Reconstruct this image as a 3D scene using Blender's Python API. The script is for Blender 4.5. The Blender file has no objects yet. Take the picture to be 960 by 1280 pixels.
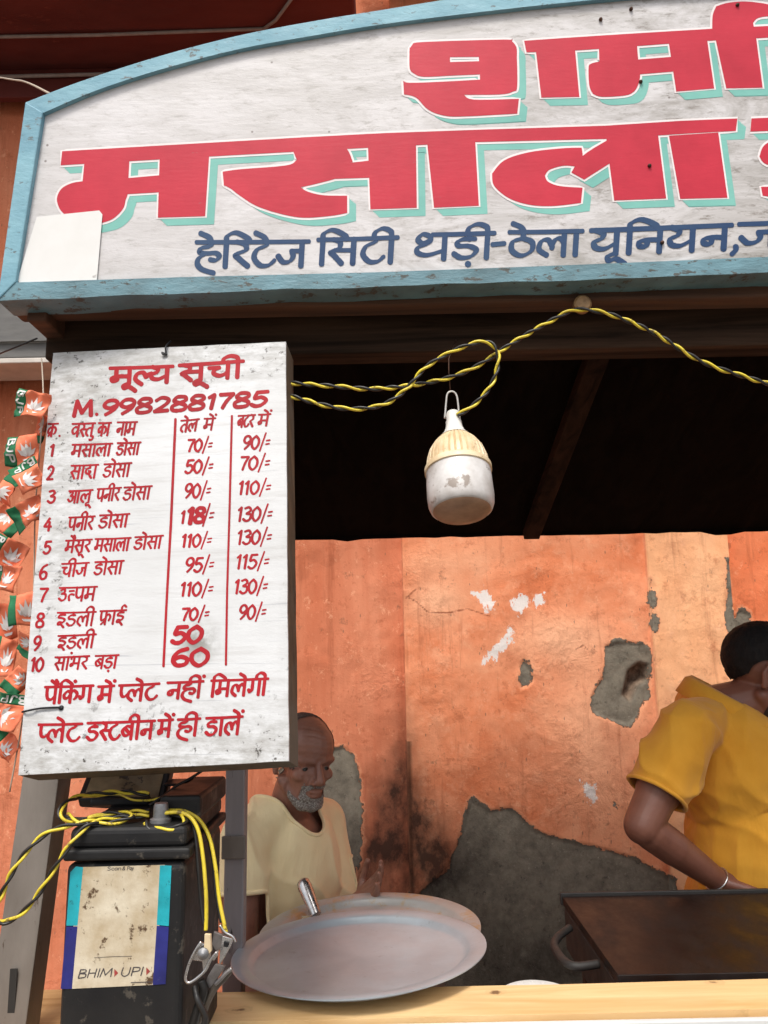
import bpy, bmesh, math, random
import numpy as np
from mathutils import Vector, Matrix, Euler, noise as mnoise
from mathutils.geometry import tessellate_polygon
R = math.radians
random.seed(7)
sc = bpy.context.scene
COL = sc.collection

# ------------------------------------------------------------------ camera, world, sun, exposure
PITCH, ROLL, FPX = R(10.2), R(1.1), 960.0
CAM = Vector((0, 0, 1.55))
FW = Vector((0, math.cos(PITCH), math.sin(PITCH)))
U0 = Vector((0, -math.sin(PITCH), math.cos(PITCH)))
R0 = Vector((1, 0, 0))
RT = R0 * math.cos(ROLL) - U0 * math.sin(ROLL)
UP = U0 * math.cos(ROLL) + R0 * math.sin(ROLL)
cd = bpy.data.cameras.new('camera')
cd.sensor_fit = 'VERTICAL'; cd.sensor_height = 36; cd.sensor_width = 27; cd.lens = FPX / 1280 * 36
cd.clip_start = 0.02; cd.clip_end = 500
cam = bpy.data.objects.new('camera', cd); COL.objects.link(cam)
mw = Matrix((RT, UP, -FW)).transposed().to_4x4(); mw.translation = CAM
cam.matrix_world = mw
sc.camera = cam

SUN_EL, SUN_AZ = R(62), R(192)      # azimuth measured from +Y clockwise: the light comes from behind the viewer
w = bpy.data.worlds.new('World'); sc.world = w; w.use_nodes = True
nt = w.node_tree; nt.nodes.clear()
sky = nt.nodes.new('ShaderNodeTexSky'); sky.sky_type = 'NISHITA'; sky.sun_disc = False
sky.sun_elevation = SUN_EL; sky.sun_rotation = SUN_AZ
sky.air_density = 1.0; sky.dust_density = 4.0; sky.ozone_density = 0.6
bg = nt.nodes.new('ShaderNodeBackground'); bg.inputs[1].default_value = 0.13
wo = nt.nodes.new('ShaderNodeOutputWorld')
hs = nt.nodes.new('ShaderNodeHueSaturation'); hs.inputs['Saturation'].default_value = 0.35
nt.links.new(sky.outputs[0], hs.inputs['Color']); nt.links.new(hs.outputs[0], bg.inputs[0]); nt.links.new(bg.outputs[0], wo.inputs[0])
sd = bpy.data.lights.new('sun', 'SUN'); sd.energy = 1.5; sd.angle = R(14); sd.color = (1.0, 0.95, 0.87)
so = bpy.data.objects.new('sun', sd); COL.objects.link(so)
sdir = Vector((math.sin(SUN_AZ) * math.cos(SUN_EL), math.cos(SUN_AZ) * math.cos(SUN_EL), math.sin(SUN_EL)))
so.rotation_euler = sdir.to_track_quat('Z', 'Y').to_euler(); so.location = (0, -3, 6)
vs = sc.view_settings
sc.display_settings.display_device = 'sRGB'
vs.view_transform = 'Standard'; vs.look = 'None'; vs.gamma = 1; vs.use_curve_mapping = False
vs.exposure = 0.7
sc.cycles.max_bounces = 8; sc.cycles.diffuse_bounces = 5
sc.cycles.use_denoising = True

# ------------------------------------------------------------------ pixel of the photo -> point on a real surface
def ray(px, py): return FW * FPX + RT * (px - 480) + UP * (640 - py)
def onY(px, py, Y): d = ray(px, py); return CAM + d * (Y / d.y)
def onZ(px, py, z): d = ray(px, py); return CAM + d * ((z - CAM.z) / d.z)
def onP(px, py, p0, n): d = ray(px, py); return CAM + d * ((p0 - CAM).dot(n) / d.dot(n))

# ------------------------------------------------------------------ materials
def srgb(r, g, b):
    f = lambda c: (c / 255 / 12.92) if c / 255 <= .04045 else ((c / 255 + .055) / 1.055) ** 2.4
    return (f(r), f(g), f(b))
class NT:
    def __init__(s, name):
        s.m = bpy.data.materials.new(name); s.m.use_nodes = True; s.t = s.m.node_tree
        s.b = s.t.nodes['Principled BSDF']; s.tc = s.t.nodes.new('ShaderNodeTexCoord'); s._c = {}
    def n(s, typ, **k):
        x = s.t.nodes.new(typ)
        for a, v in k.items(): setattr(x, a, v)
        return x
    def l(s, a, b): s.t.links.new(a, b)
    def coord(s, st=(1, 1, 1)):
        if st not in s._c:
            mp = s.n('ShaderNodeMapping'); mp.inputs['Scale'].default_value = st
            s.l(s.tc.outputs['Object'], mp.inputs[0]); s._c[st] = mp.outputs[0]
        return s._c[st]
    def noise(s, scale, detail=5, st=(1, 1, 1), rough=.6, dist=0):
        x = s.n('ShaderNodeTexNoise'); x.inputs['Scale'].default_value = scale; x.inputs['Detail'].default_value = detail
        x.inputs['Roughness'].default_value = rough; x.inputs['Distortion'].default_value = dist
        s.l(s.coord(st), x.inputs['Vector']); return x.outputs[0]
    def voro(s, scale, st=(1, 1, 1), feat='F1'):
        x = s.n('ShaderNodeTexVoronoi'); x.feature = feat; x.inputs['Scale'].default_value = scale
        s.l(s.coord(st), x.inputs['Vector']); return x.outputs[0]
    def ramp(s, v, a, b, lo=0., hi=1.):
        x = s.n('ShaderNodeMapRange'); x.clamp = True
        x.inputs[1].default_value = a; x.inputs[2].default_value = b; x.inputs[3].default_value = lo; x.inputs[4].default_value = hi
        s.l(v, x.inputs[0]); return x.outputs[0]
    def math(s, op, a, b=None):
        x = s.n('ShaderNodeMath', operation=op)
        for i, v in enumerate((a, b)):
            if v is None: continue
            if isinstance(v, (int, float)): x.inputs[i].default_value = v
            else: s.l(v, x.inputs[i])
        return x.outputs[0]
    def mix(s, f, a, b):
        x = s.n('ShaderNodeMix', data_type='RGBA')
        for sock, v in ((x.inputs[0], f), (x.inputs[6], a), (x.inputs[7], b)):
            if isinstance(v, tuple): sock.default_value = v + (1,)
            elif isinstance(v, (int, float)): sock.default_value = v
            else: s.l(v, sock)
        return x.outputs[2]
    def attr(s, name):
        x = s.n('ShaderNodeAttribute'); x.attribute_name = name; return x.outputs['Fac']
    def color(s, v): 
        if isinstance(v, tuple): s.b.inputs['Base Color'].default_value = v + (1,)
        else: s.l(v, s.b.inputs['Base Color'])
    def set(s, rough=None, metal=None, spec=None):
        for k, v in (('Roughness', rough), ('Metallic', metal), ('Specular IOR Level', spec)):
            if v is None: continue
            if isinstance(v, (int, float)): s.b.inputs[k].default_value = v
            else: s.l(v, s.b.inputs[k])
    def bump(s, h, dist=.002, st=.6):
        x = s.n('ShaderNodeBump'); x.inputs['Strength'].default_value = st; x.inputs['Distance'].default_value = dist
        if s.b.inputs['Normal'].is_linked: s.l(s.b.inputs['Normal'].links[0].from_socket, x.inputs['Normal'])
        s.l(h, x.inputs['Height']); s.l(x.outputs[0], s.b.inputs['Normal'])
def simple(name, c1, c2=None, scale=12, rough=.7, metal=0, bump=0, bscale=80, st=(1, 1, 1), c3=None, t3=.66, s3=40, spec=.5, det=6):
    k = NT(name); c2 = c2 or tuple(x * .75 for x in c1)
    col = k.mix(k.ramp(k.noise(scale, det, st), .35, .68), c1, c2)
    if c3: col = k.mix(k.ramp(k.noise(s3, 6, st, .7), t3, t3 + .05), col, c3)
    k.color(col); k.set(rough=k.ramp(k.noise(scale * 2.3, 4, st), .3, .7, max(rough - .1, .04), min(rough + .1, 1)), metal=metal, spec=spec)
    if bump: k.bump(k.noise(bscale, 6, st), .002, bump)
    return k.m
MT = {}
def wood(name, light, dark, axis='X', scale=1.0, rough=.6, knots=(), grey=None, spec=.4):
    k = NT(name); st = {'X': (1.5, 22, 22), 'Y': (22, 1.5, 22), 'Z': (22, 22, 1.5)}[axis]
    st = tuple(v * scale for v in st)
    g = k.noise(1.6, 7, st, .62, 1.2)
    col = k.mix(k.ramp(g, .35, .65), light, dark)
    col = k.mix(k.ramp(k.noise(3, 3), .5, .75, 0, .5), col, tuple(x * .7 for x in light))
    if grey: col = k.mix(k.ramp(k.noise(9, 6, (1, 1, 1), .7), .45, .6), col, grey)
    for (c, r) in knots:
        vm = k.n('ShaderNodeVectorMath', operation='DISTANCE'); k.l(k.coord((1, 1.5, 1)), vm.inputs[0]); vm.inputs[1].default_value = (c[0], c[1] * 1.5, c[2])
        d = k.math('ADD', vm.outputs['Value'], k.ramp(k.noise(45, 4), .2, .8, -.011, .011))
        ring = k.math('SINE', k.math('MULTIPLY', d, 420))
        f = k.math('MULTIPLY', k.ramp(d, r * .6, r * 1.3, 1, 0), k.ramp(ring, -1, 1, .12, .5))
        col = k.mix(f, col, (.16, .07, .025))
        col = k.mix(k.ramp(d, r * .1, r * .5, .8, 0), col, (.09, .04, .018))
    k.color(col); k.set(rough=rough, spec=spec); k.bump(g, .0015, .5); k.bump(k.noise(140, 4), .0006, .4)
    return k.m

# ------------------------------------------------------------------ mesh builder
WLOC = {}
class MB:
    def __init__(s): s.v, s.f, s.mi = [], [], []
    def add(s, vs, fs, mi=0):
        o = len(s.v); s.v += [Vector(v) for v in vs]; s.f += [tuple(i + o for i in f) for f in fs]; s.mi += [mi] * len(fs); return s
    def hexa(s, a, mi=0):      # 8 corners: 4 of one end, 4 of the other
        return s.add(a, [(0, 3, 2, 1), (4, 5, 6, 7), (0, 1, 5, 4), (1, 2, 6, 5), (2, 3, 7, 6), (3, 0, 4, 7)], mi)
    def box(s, lo, hi, rot=None, mi=0):
        x0, y0, z0 = lo; x1, y1, z1 = hi
        a = [Vector(p) for p in ((x0, y0, z0), (x1, y0, z0), (x1, y1, z0), (x0, y1, z0), (x0, y0, z1), (x1, y0, z1), (x1, y1, z1), (x0, y1, z1))]
        if rot is not None:
            c = (Vector(lo) + Vector(hi)) / 2; a = [c + rot @ (p - c) for p in a]
        return s.hexa(a, mi)
    def beam(s, p, q, wx, wz, up=Vector((0, 0, 1)), mi=0):
        p, q = Vector(p), Vector(q); d = (q - p).normalized(); x = d.cross(up)
        if x.length < 1e-4: x = Vector((1, 0, 0))
        x.normalize(); y = x.cross(d)
        c = [(-wx / 2, -wz / 2), (wx / 2, -wz / 2), (wx / 2, wz / 2), (-wx / 2, wz / 2)]
        return s.hexa([p + x * a + y * b for a, b in c] + [q + x * a + y * b for a, b in c], mi)
    def tube(s, pts, r, n=8, caps=True, mi=0, closed=False, flat=None):
        pts = [Vector(p) for p in pts]; N = len(pts); rs = r if isinstance(r, (list, tuple)) else [r] * N
        t = [(pts[min(i + 1, N - 1)] - pts[max(i - 1, 0)]).normalized() for i in range(N)]
        x = t[0].orthogonal().normalized(); ring = []
        for i in range(N):
            x = (x - t[i] * x.dot(t[i])); x = x.normalized() if x.length > 1e-6 else t[i].orthogonal().normalized(); y = t[i].cross(x)
            ring.append([pts[i] + (x * math.cos(a) + y * math.sin(a)) * rs[i] for a in [2 * math.pi * k / n for k in range(n)]])
        vs = [p for rg in ring for p in rg]; fs = []
        for i in range(N - 1):
            for k in range(n): fs.append((i * n + k, i * n + (k + 1) % n, (i + 1) * n + (k + 1) % n, (i + 1) * n + k))
        if caps: fs.append(tuple(range(n))[::-1]); fs.append(tuple((N - 1) * n + k for k in range(n)))
        return s.add(vs, fs, mi)
    def lathe(s, prof, c=(0, 0, 0), mat=None, n=48, mi=0, wob=None):   # prof: (r, z) pairs, closed at the ends when r = 0
        mat = mat or Matrix.Identity(3); c = Vector(c); vs, idx = [], []
        for (r, z) in prof:
            if r < 1e-6: idx.append([len(vs)]); vs.append(c + mat @ Vector((0, 0, z)))
            else:
                idx.append(list(range(len(vs), len(vs) + n)))
                for k in range(n):
                    a = 2 * math.pi * k / n; rr = r * (wob(k, n, z) if wob else 1)
                    vs.append(c + mat @ Vector((rr * math.cos(a), rr * math.sin(a), z)))
        fs = []
        for A, B in zip(idx, idx[1:]):
            for k in range(n):
                a0, a1 = A[k % len(A)], A[(k + 1) % len(A)]; b0, b1 = B[k % len(B)], B[(k + 1) % len(B)]
                f = [a0, a1, b1, b0]; f = [v for i, v in enumerate(f) if v not in f[:i]]
                if len(f) > 2: fs.append(tuple(f))
        return s.add(vs, fs, mi)
    def prism(s, front, back, mi=0):     # same outline twice, tessellated faces and side walls
        n = len(front); tr = tessellate_polygon([[Vector(p) for p in front]])
        fs = [tuple(t) for t in tr] + [tuple(n + i for i in t[::-1]) for t in tr] + [(i, (i + 1) % n, n + (i + 1) % n, n + i) for i in range(n)]
        return s.add(list(front) + list(back), fs, mi)
    def build(s, name, mat, parent=None, smooth=False, bevel=0, origin=None, segs=2, fixn=True):
        o0 = Vector(WLOC[parent.name]) if parent is not None else Vector(origin or (0, 0, 0))
        me = bpy.data.meshes.new(name); me.from_pydata([v - o0 for v in s.v], [], s.f)
        for m in (mat if isinstance(mat, (list, tuple)) else [mat]): me.materials.append(m)
        me.polygons.foreach_set('material_index', s.mi)
        if fixn:
            bm = bmesh.new(); bm.from_mesh(me); bmesh.ops.recalc_face_normals(bm, faces=bm.faces); bm.to_mesh(me); bm.free()
        if smooth: me.shade_smooth() if smooth is True else me.set_sharp_from_angle(angle=smooth)
        me.update()
        return link(name, me, parent, o0, bevel, segs)
def link(name, me, parent, o0, bevel=0, segs=2):
    o = bpy.data.objects.new(name, me); COL.objects.link(o); WLOC[o.name] = tuple(o0)
    if parent is not None: o.parent = parent
    else: o.location = o0
    if bevel:
        b = o.modifiers.new('bevel', 'BEVEL'); b.width = bevel; b.segments = segs; b.limit_method = 'ANGLE'; b.angle_limit = R(40)
        b.harden_normals = False
    return o
def tag(o, label=None, cat=None, group=None, kind=None):
    if label: o['label'] = label
    if cat: o['category'] = cat
    if group: o['group'] = group
    if kind: o['kind'] = kind
    return o
def thing(name, label, cat, loc, group=None):
    o = bpy.data.objects.new(name, None); COL.objects.link(o); o.location = loc; o.empty_display_size = .05
    WLOC[o.name] = tuple(loc); return tag(o, label, cat, group)
def cr(pts, n=8, closed=False):       # Catmull-Rom
    P = [Vector(p) for p in pts]; out = []; N = len(P)
    for i in range(N if closed else N - 1):
        if closed: a, b, c, d = P[(i - 1) % N], P[i], P[(i + 1) % N], P[(i + 2) % N]
        else: a, b, c, d = P[max(i - 1, 0)], P[i], P[i + 1], P[min(i + 2, N - 1)]
        for k in range(n):
            t = k / n
            out.append(.5 * ((2 * b) + (c - a) * t + (2 * a - 5 * b + 4 * c - d) * t * t + (3 * b - a - 3 * c + d) * t ** 3))
    if not closed: out.append(P[-1])
    return out

# ------------------------------------------------------------------ hand-painted lettering: strokes of a brush, laid on a real board
class Lettering:
    """collects flat painted shapes in photo pixels and lays them on a plane, later strokes a hair above earlier ones"""
    def __init__(s, proj, nrm, base=.0005, step=.000006):
        s.p, s.n, s.b, s.st, s.mb, s.c = proj, nrm, base, .000006, MB(), 0
    @property
    def h(s): return s.b + s.st * (s.c % 48)
    def shape(s, pts, mi=0, lift=None):
        if lift is None: s.c += 1; lift = s.h
        v3 = [s.p(x, y) + s.n * lift for x, y in pts]
        tr = tessellate_polygon([[Vector((x, y, 0)) for x, y in pts]]); s.mb.add(v3, [tuple(t) for t in tr], mi)
    def stroke(s, pts, wd, mi=0, nib=R(35), thin=.62, smooth=True, closed=False, taper=True, lift=None):
        P = [Vector((x, y)) for x, y in pts]
        if smooth and len(P) > 2: P = cr(P, 7, closed)
        if len(P) < 2: return
        if lift is None: s.c += 1
        N = len(P); vs, fs = [], []
        for i, p in enumerate(P):
            a = P[(i + 1) % N] if closed else P[min(i + 1, N - 1)]; b = P[(i - 1) % N] if closed else P[max(i - 1, 0)]
            d = (a - b); d = d.normalized() if d.length > 1e-6 else Vector((1, 0)); n = Vector((-d.y, d.x))
            ang = math.atan2(d.y, d.x); ww = wd * .5 * (thin + (1 - thin) * abs(math.sin(ang + nib)))
            ww *= 1 + .1 * mnoise.noise(Vector((p.x * .35, p.y * .35, 3)))
            h = (s.h if lift is None else lift) + s.st * .8 * i / N
            for sg in (1, -1): q = p + n * ww * sg; vs.append(s.p(q.x, q.y) + s.n * h)
        for i in range(N - 1 if not closed else N): j = (i + 1) % N; fs.append((2 * i, 2 * i + 1, 2 * j + 1, 2 * j))
        s.mb.add(vs, fs, mi)
        if taper and not closed:
            for e, o in ((0, 1), (N - 1, N - 2)):
                d = (P[e] - P[o]); d = d.normalized() if d.length > 1e-6 else Vector((1, 0)); n = Vector((-d.y, d.x))
                ang = math.atan2(d.y, d.x); ww = wd * .5 * (thin + (1 - thin) * abs(math.sin(ang + nib)))
                cap = [P[e] + n * ww * math.cos(t) + d * ww * .8 * math.sin(t) for t in [math.pi * k / 6 for k in range(7)]]
                s.shape([(c.x, c.y) for c in cap], mi, None if lift is None else lift)
    def build(s, name, mat, parent): return s.mb.build(name, mat, parent, fixn=False)

# glyphs: width, stem x (where marks attach), strokes; headline y=1, baseline y=0. A stroke starting with '-' is straight.
def ST(x): return ['-', (x, 1), (x, 0)]
G = {
 'ka': (1.0, .5, [ST(.5), [(.5, .6), (.3, .7), (.1, .5), (.16, .28), (.34, .3), (.5, .52)], [(.5, .6), (.7, .72), (.9, .55), (.86, .3), (.74, .18)]]),
 'ga': (.85, .7, [[(.28, 1), (.29, .6), (.28, .34), (.16, .22), (.08, .36)], ST(.7)]),
 'cha': (.95, .76, [['-', (.08, .7), (.46, .7)], [(.46, .7), (.3, .58), (.26, .36), (.44, .2), (.62, .24), (.76, .42)], ST(.76)]),
 'ja': (.98, .78, [ST(.78), ['-', (.78, .62), (.46, .62)], [(.48, .62), (.52, .4), (.42, .2), (.22, .18), (.06, .42)]]),
 'tta': (.78, .44, [[(.46, 1), (.44, .84), (.18, .68), (.1, .36), (.3, .06), (.56, .06), (.74, .26)]]),
 'ttha': (.82, .42, [['-', (.42, 1), (.42, .74)], [(.42, .74), (.12, .6), (.1, .24), (.38, .02), (.68, .2), (.7, .56), (.42, .74)]]),
 'dda': (.78, .46, [['-', (.46, 1), (.46, .76)], [(.62, .78), (.3, .78), (.14, .66), (.2, .52), (.46, .5), (.66, .34), (.52, .08), (.26, .04), (.06, .2)]]),
 'ta': (.82, .64, [ST(.64), [(.64, .6), (.36, .64), (.14, .46), (.12, .22), (.3, .04)]]),
 'thha': (1.0, .8, [[(.36, .76), (.2, .68), (.08, .82), (.2, 1.02), (.4, .92), (.38, .68), (.1, .5), (.1, .28), (.36, .18), (.8, .36)], ST(.8)]),
 'da': (.8, .44, [['-', (.44, 1), (.44, .78)], [(.44, .8), (.16, .7), (.12, .44), (.36, .34), (.54, .5), (.36, .56)], [(.4, .4), (.52, .2), (.7, .02)]]),
 'na': (.82, .64, [ST(.64), [(.64, .5), (.34, .52), (.12, .46), (.12, .28), (.28, .26), (.32, .48)]]),
 'pa': (.84, .66, [[(.14, 1), (.14, .6), (.22, .3), (.44, .24), (.66, .44)], ST(.66)]),
 'pah': (.46, .3, [[(.14, 1), (.14, .62), (.2, .36), (.36, .3), (.54, .46)]]),
 'phra': (1.06, .54, [[(.12, 1), (.12, .6), (.22, .32), (.54, .5)], ST(.54), [(.54, .62), (.76, .74), (.92, .54), (.82, .28)], ['-', (.52, .3), (.2, .02)]]),
 'ba': (.86, .66, [ST(.66), [(.66, .66), (.36, .74), (.1, .52), (.22, .24), (.46, .26), (.66, .5)], ['-', (.22, .64), (.56, .32)]]),
 'bha': (1.0, .8, [[(.1, .8), (.16, .98), (.34, .94), (.34, .5), (.26, .3), (.12, .3), (.14, .44), (.4, .46), (.8, .46)], ST(.8)]),
 'ma': (.92, .74, [['-', (.24, 1), (.24, .46)], [(.24, .46), (.08, .38), (.12, .2), (.28, .24), (.3, .46), (.74, .46)], ST(.74)]),
 'ya': (.88, .68, [[(.12, 1), (.32, .86), (.28, .66), (.1, .52), (.14, .28), (.38, .22), (.68, .46)], ST(.68)]),
 'ra': (.62, .3, [[(.16, 1), (.42, .9), (.44, .66), (.14, .5), (.26, .32), (.54, .02)]]),
 'la': (1.04, .84, [ST(.84), [(.34, .02), (.1, .26), (.16, .6), (.36, .66), (.48, .4), (.48, .3)], [(.48, .42), (.58, .66), (.72, .7), (.84, .56)]]),
 'lah': (.56, .4, [[(.3, -.06), (.06, .24), (.12, .6), (.34, .66), (.46, .36), (.5, .52), (.66, .62)]]),
 'va': (.82, .64, [ST(.64), [(.64, .66), (.34, .74), (.1, .52), (.22, .24), (.46, .28), (.64, .52)]]),
 'sa': (.98, .78, [ST(.78), [(.16, 1), (.36, .88), (.34, .64), (.1, .5), (.2, .36), (.44, .02)], ['-', (.22, .56), (.78, .54)]]),
 'sah': (.56, .3, [[(.16, 1), (.36, .88), (.34, .64), (.1, .5), (.2, .36), (.44, .02)], ['-', (.22, .56), (.62, .54)]]),
 'ha': (.78, .44, [[(.46, 1), (.42, .84), (.16, .77), (.12, .6), (.34, .55), (.6, .56), (.72, .42), (.62, .27), (.44, .3)], [(.3, .53), (.1, .36), (.06, .12), (.22, -.1), (.58, -.24)]]),
 'aa_': (1.16, .94, [[(.08, .84), (.24, .94), (.36, .8), (.2, .6)], [(.2, .6), (.4, .52), (.4, .22), (.2, .12), (.02, .3)], [(.36, .58), (.5, .5), (.66, .56)], ST(.66), ST(.94)]),
 'i_': (.78, .42, [['-', (.42, 1), (.42, .84)], [(.62, .84), (.22, .82), (.14, .64), (.4, .6), (.62, .48), (.5, .28), (.2, .3), (.16, .14), (.4, .12), (.62, -.08)]]),
 'ii_': (.78, .42, [['-', (.42, 1), (.42, .84)], [(.62, .84), (.22, .82), (.14, .64), (.4, .6), (.62, .48), (.5, .28), (.2, .3), (.16, .14), (.4, .12), (.62, -.08)], [(.42, 1), (.4, 1.22), (.56, 1.36), (.74, 1.24)]]),
 'u_': (.78, .4, [['-', (.44, 1), (.44, .86)], [(.14, .82), (.42, .88), (.46, .66), (.24, .56), (.56, .52), (.6, .2), (.34, .06), (.08, .22)]]),
 'tth': (.54, .3, [['-', (.08, .74), (.46, .74)], [(.5, .46), (.24, .5), (.1, .34), (.18, .06)]]),
 'A': (.34, .16, [ST(.16)]),
 'I': (.34, .16, [ST(.16), [(.16, 1), (.12, 1.26), (-.12, 1.38), (-.34, 1.24), (-.38, 1.0)]]),
 'i': (.3, .14, [ST(.14), [(.14, 1), (.16, 1.24), (.42, 1.38), (.78, 1.16), (.86, 1.0)]]),
}
MARKS = {  # relative to the last stem
 'e': [[(.02, 1), (-.08, 1.2), (-.34, 1.36)]],
 'ai': [[(.02, 1), (-.06, 1.2), (-.3, 1.38)], [(.02, 1), (.1, 1.2), (-.02, 1.4)]],
 'uu': [[(0, .02), (-.2, -.1), (-.16, -.28), (.02, -.22), (.26, -.46)]],
 'u': [[(0, .02), (.22, -.08), (.14, -.3), (-.1, -.28)]],
 'ra~': [['-', (-.02, .3), (-.32, .04)]],
}
L = {
 '0': (.72, [[(.36, 1), (.08, .7), (.1, .25), (.36, 0), (.62, .3), (.62, .72), (.36, 1)]]),
 '1': (.46, [[(.08, .8), (.28, 1)], ['-', (.28, 1), (.26, 0)]]),
 '2': (.7, [[(.08, .8), (.3, 1), (.58, .84), (.5, .5), (.1, .03)], ['-', (.1, .03), (.64, .06)]]),
 '3': (.68, [[(.1, .92), (.4, 1), (.56, .78), (.26, .54)], [(.26, .54), (.6, .46), (.56, .12), (.3, 0), (.06, .14)]]),
 '4': (.72, [['-', (.46, 1), (.06, .34)], ['-', (.06, .34), (.66, .34)], ['-', (.5, .7), (.48, 0)]]),
 '5': (.68, [['-', (.62, 1), (.2, .98)], [(.2, .98), (.14, .56), (.4, .62), (.62, .38), (.46, .06), (.24, .0), (.06, .12)]]),
 '6': (.7, [[(.58, 1), (.24, .8), (.08, .36), (.24, .02), (.54, .08), (.6, .38), (.36, .52), (.12, .36)]]),
 '7': (.64, [['-', (.06, .96), (.6, .97)], [(.6, .97), (.38, .5), (.26, 0)]]),
 '8': (.72, [[(.36, .54), (.12, .72), (.2, .96), (.36, 1), (.54, .94), (.58, .72), (.36, .54), (.1, .34), (.14, .06), (.36, 0), (.6, .08), (.62, .34), (.36, .54)]]),
 '9': (.68, [[(.56, .62), (.3, .46), (.08, .66), (.18, .96), (.44, 1), (.6, .78), (.52, .36), (.2, 0)]]),
 '/': (.5, [['-', (.42, 1.22), (.1, -.18)]]),
 '=': (.4, [['-', (.06, .62), (.34, .66)], ['-', (.04, .34), (.32, .38)]]),
 'M': (1.0, [['-', (.06, 0), (.16, 1)], ['-', (.16, 1), (.46, .2)], ['-', (.46, .2), (.86, 1)], ['-', (.86, 1), (.94, 0)]]),
 '.': (.3, [['-', (.1, .0), (.16, .06)]]),
 '-': (.5, [['-', (.06, .5), (.46, .52)]]),
 ',': (.3, [[(.14, .1), (.16, -.08), (.02, -.26)]]),
 'B': (.74, [['-', (.1, 1), (.1, 0)], [(.1, 1), (.5, .96), (.56, .72), (.1, .54)], [(.1, .54), (.6, .46), (.6, .08), (.1, 0)]]),
 'J': (.6, [['-', (.44, 1), (.44, .3)], [(.44, .3), (.34, .02), (.1, .06), (.06, .26)]]),
 'P': (.68, [['-', (.1, 1), (.1, 0)], [(.1, 1), (.54, .94), (.56, .58), (.1, .48)]]),
 'H': (.78, [['-', (.1, 1), (.1, 0)], ['-', (.66, 1), (.66, 0)], ['-', (.1, .52), (.66, .52)]]),
 'I_': (.26, [['-', (.13, 1), (.13, 0)]]),
 'U': (.76, [[(.1, 1), (.1, .3), (.3, 0), (.5, .02), (.64, .3), (.64, 1)]]),
 'S': (.66, [[(.56, .86), (.32, 1), (.1, .8), (.3, .54), (.56, .3), (.34, 0), (.06, .14)]]),
 'c': (.52, [[(.46, .52), (.26, .66), (.06, .32), (.26, 0), (.46, .12)]]),
 'a': (.56, [[(.44, .56), (.22, .66), (.06, .3), (.22, 0), (.44, .2)], ['-', (.46, .64), (.46, 0)]]),
 'n': (.56, [['-', (.08, .64), (.08, 0)], [(.08, .48), (.28, .66), (.46, .5), (.46, 0)]]),
 '&': (.76, [[(.66, 0), (.2, .74), (.34, 1), (.5, .8), (.12, .34), (.2, .02), (.5, .1), (.66, .42)]]),
 'y': (.54, [['-', (.06, .64), (.28, .04)], [(.48, .64), (.28, .04), (.08, -.3)]]),
}
def word(lt, toks, x0, y0, x1, y1, h, wd, mi=0, slant=.14, thin=.6, nib=R(35), head=True, hs=0.):
    """Devanagari word with its headline from (x0,y0) to (x1,y1), letters h pixels tall"""
    glyphs, x, stem = [], 0, .2
    for t in toks.split():
        if t in MARKS: glyphs.append((MARKS[t], stem))
        elif t == 'o': glyphs.append((G['A'][2], x)); stem = x + .16; x += G['A'][0]; glyphs.append((MARKS['e'], stem))
        elif t == 'am': glyphs.append(([['dot', (.2, 1.3)]], stem))
        elif t == 'nukta': glyphs.append(([['dot', (0, -.22)]], stem))
        else: g = G[t]; glyphs.append((g[2], x)); stem = x + g[1]; x += g[0]
    sx = (x1 - x0) / x
    def T(p, ox):
        gx, gy = p[0] + ox, p[1]; X = x0 + gx * sx; Y = y0 + (y1 - y0) * (X - x0) / (x1 - x0)
        return (X + (gy - 1) * h * slant, Y + (1 - gy) * h + .35 * mnoise.noise(Vector((X * .1, gy * 2, h))))
    if head: lt.stroke([(x0 - .5 + hs, y0 + (y1 - y0) * hs / (x1 - x0)), ((x0 + x1) / 2, (y0 + y1) / 2 + .3), (x1 + .5, y1)], wd * .8, mi, smooth=False, thin=.85, nib=nib)
    for strokes, ox in glyphs:
        for st in strokes:
            if st[0] == 'dot':
                c = T(st[1], ox); r = wd * .55; lt.shape([(c[0] + r * math.cos(a), c[1] + r * math.sin(a)) for a in [k * math.pi / 4 for k in range(8)]], mi)
            elif st[0] == '-': lt.stroke([T(p, ox) for p in st[1:]], wd, mi, nib, thin, smooth=False)
            else: lt.stroke([T(p, ox) for p in st], wd, mi, nib, thin)
def latin(lt, toks, x0, y0, x1, y1, h, wd, mi=0, slant=.16, thin=.75, nib=R(35), T2=None):
    tk = toks.split(); tot = sum(L[t][0] for t in tk); sx = (x1 - x0) / tot; x = 0
    for t in tk:
        for st in L[t][1]:
            def T(p):
                X = x0 + (p[0] + x) * sx; Y = y0 + (y1 - y0) * (X - x0) / (x1 - x0)
                q = (X + (p[1] - .5) * h * slant, Y + (1 - p[1]) * h)
                return T2(q) if T2 else q
            thinner = .7 if t in ('=', '/') else 1
            if st[0] == '-': lt.stroke([T(p) for p in st[1:]], wd * thinner, mi, nib, thin, smooth=False)
            else: lt.stroke([T(p) for p in st], wd * thinner, mi, nib, thin)
        x += L[t][0]

# ================================================================== SETTING
# ---- ground
MT['ground'] = simple('ground_dust', (.16, .135, .11), (.1, .09, .075), 3, .9, bump=.6, bscale=30)
g = MB(); g.add([(-40, -40, 0), (40, -40, 0), (40, 40, 0), (-40, 40, 0)], [(0, 1, 2, 3)])
tag(g.build('ground', MT['ground']), kind='structure')

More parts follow.
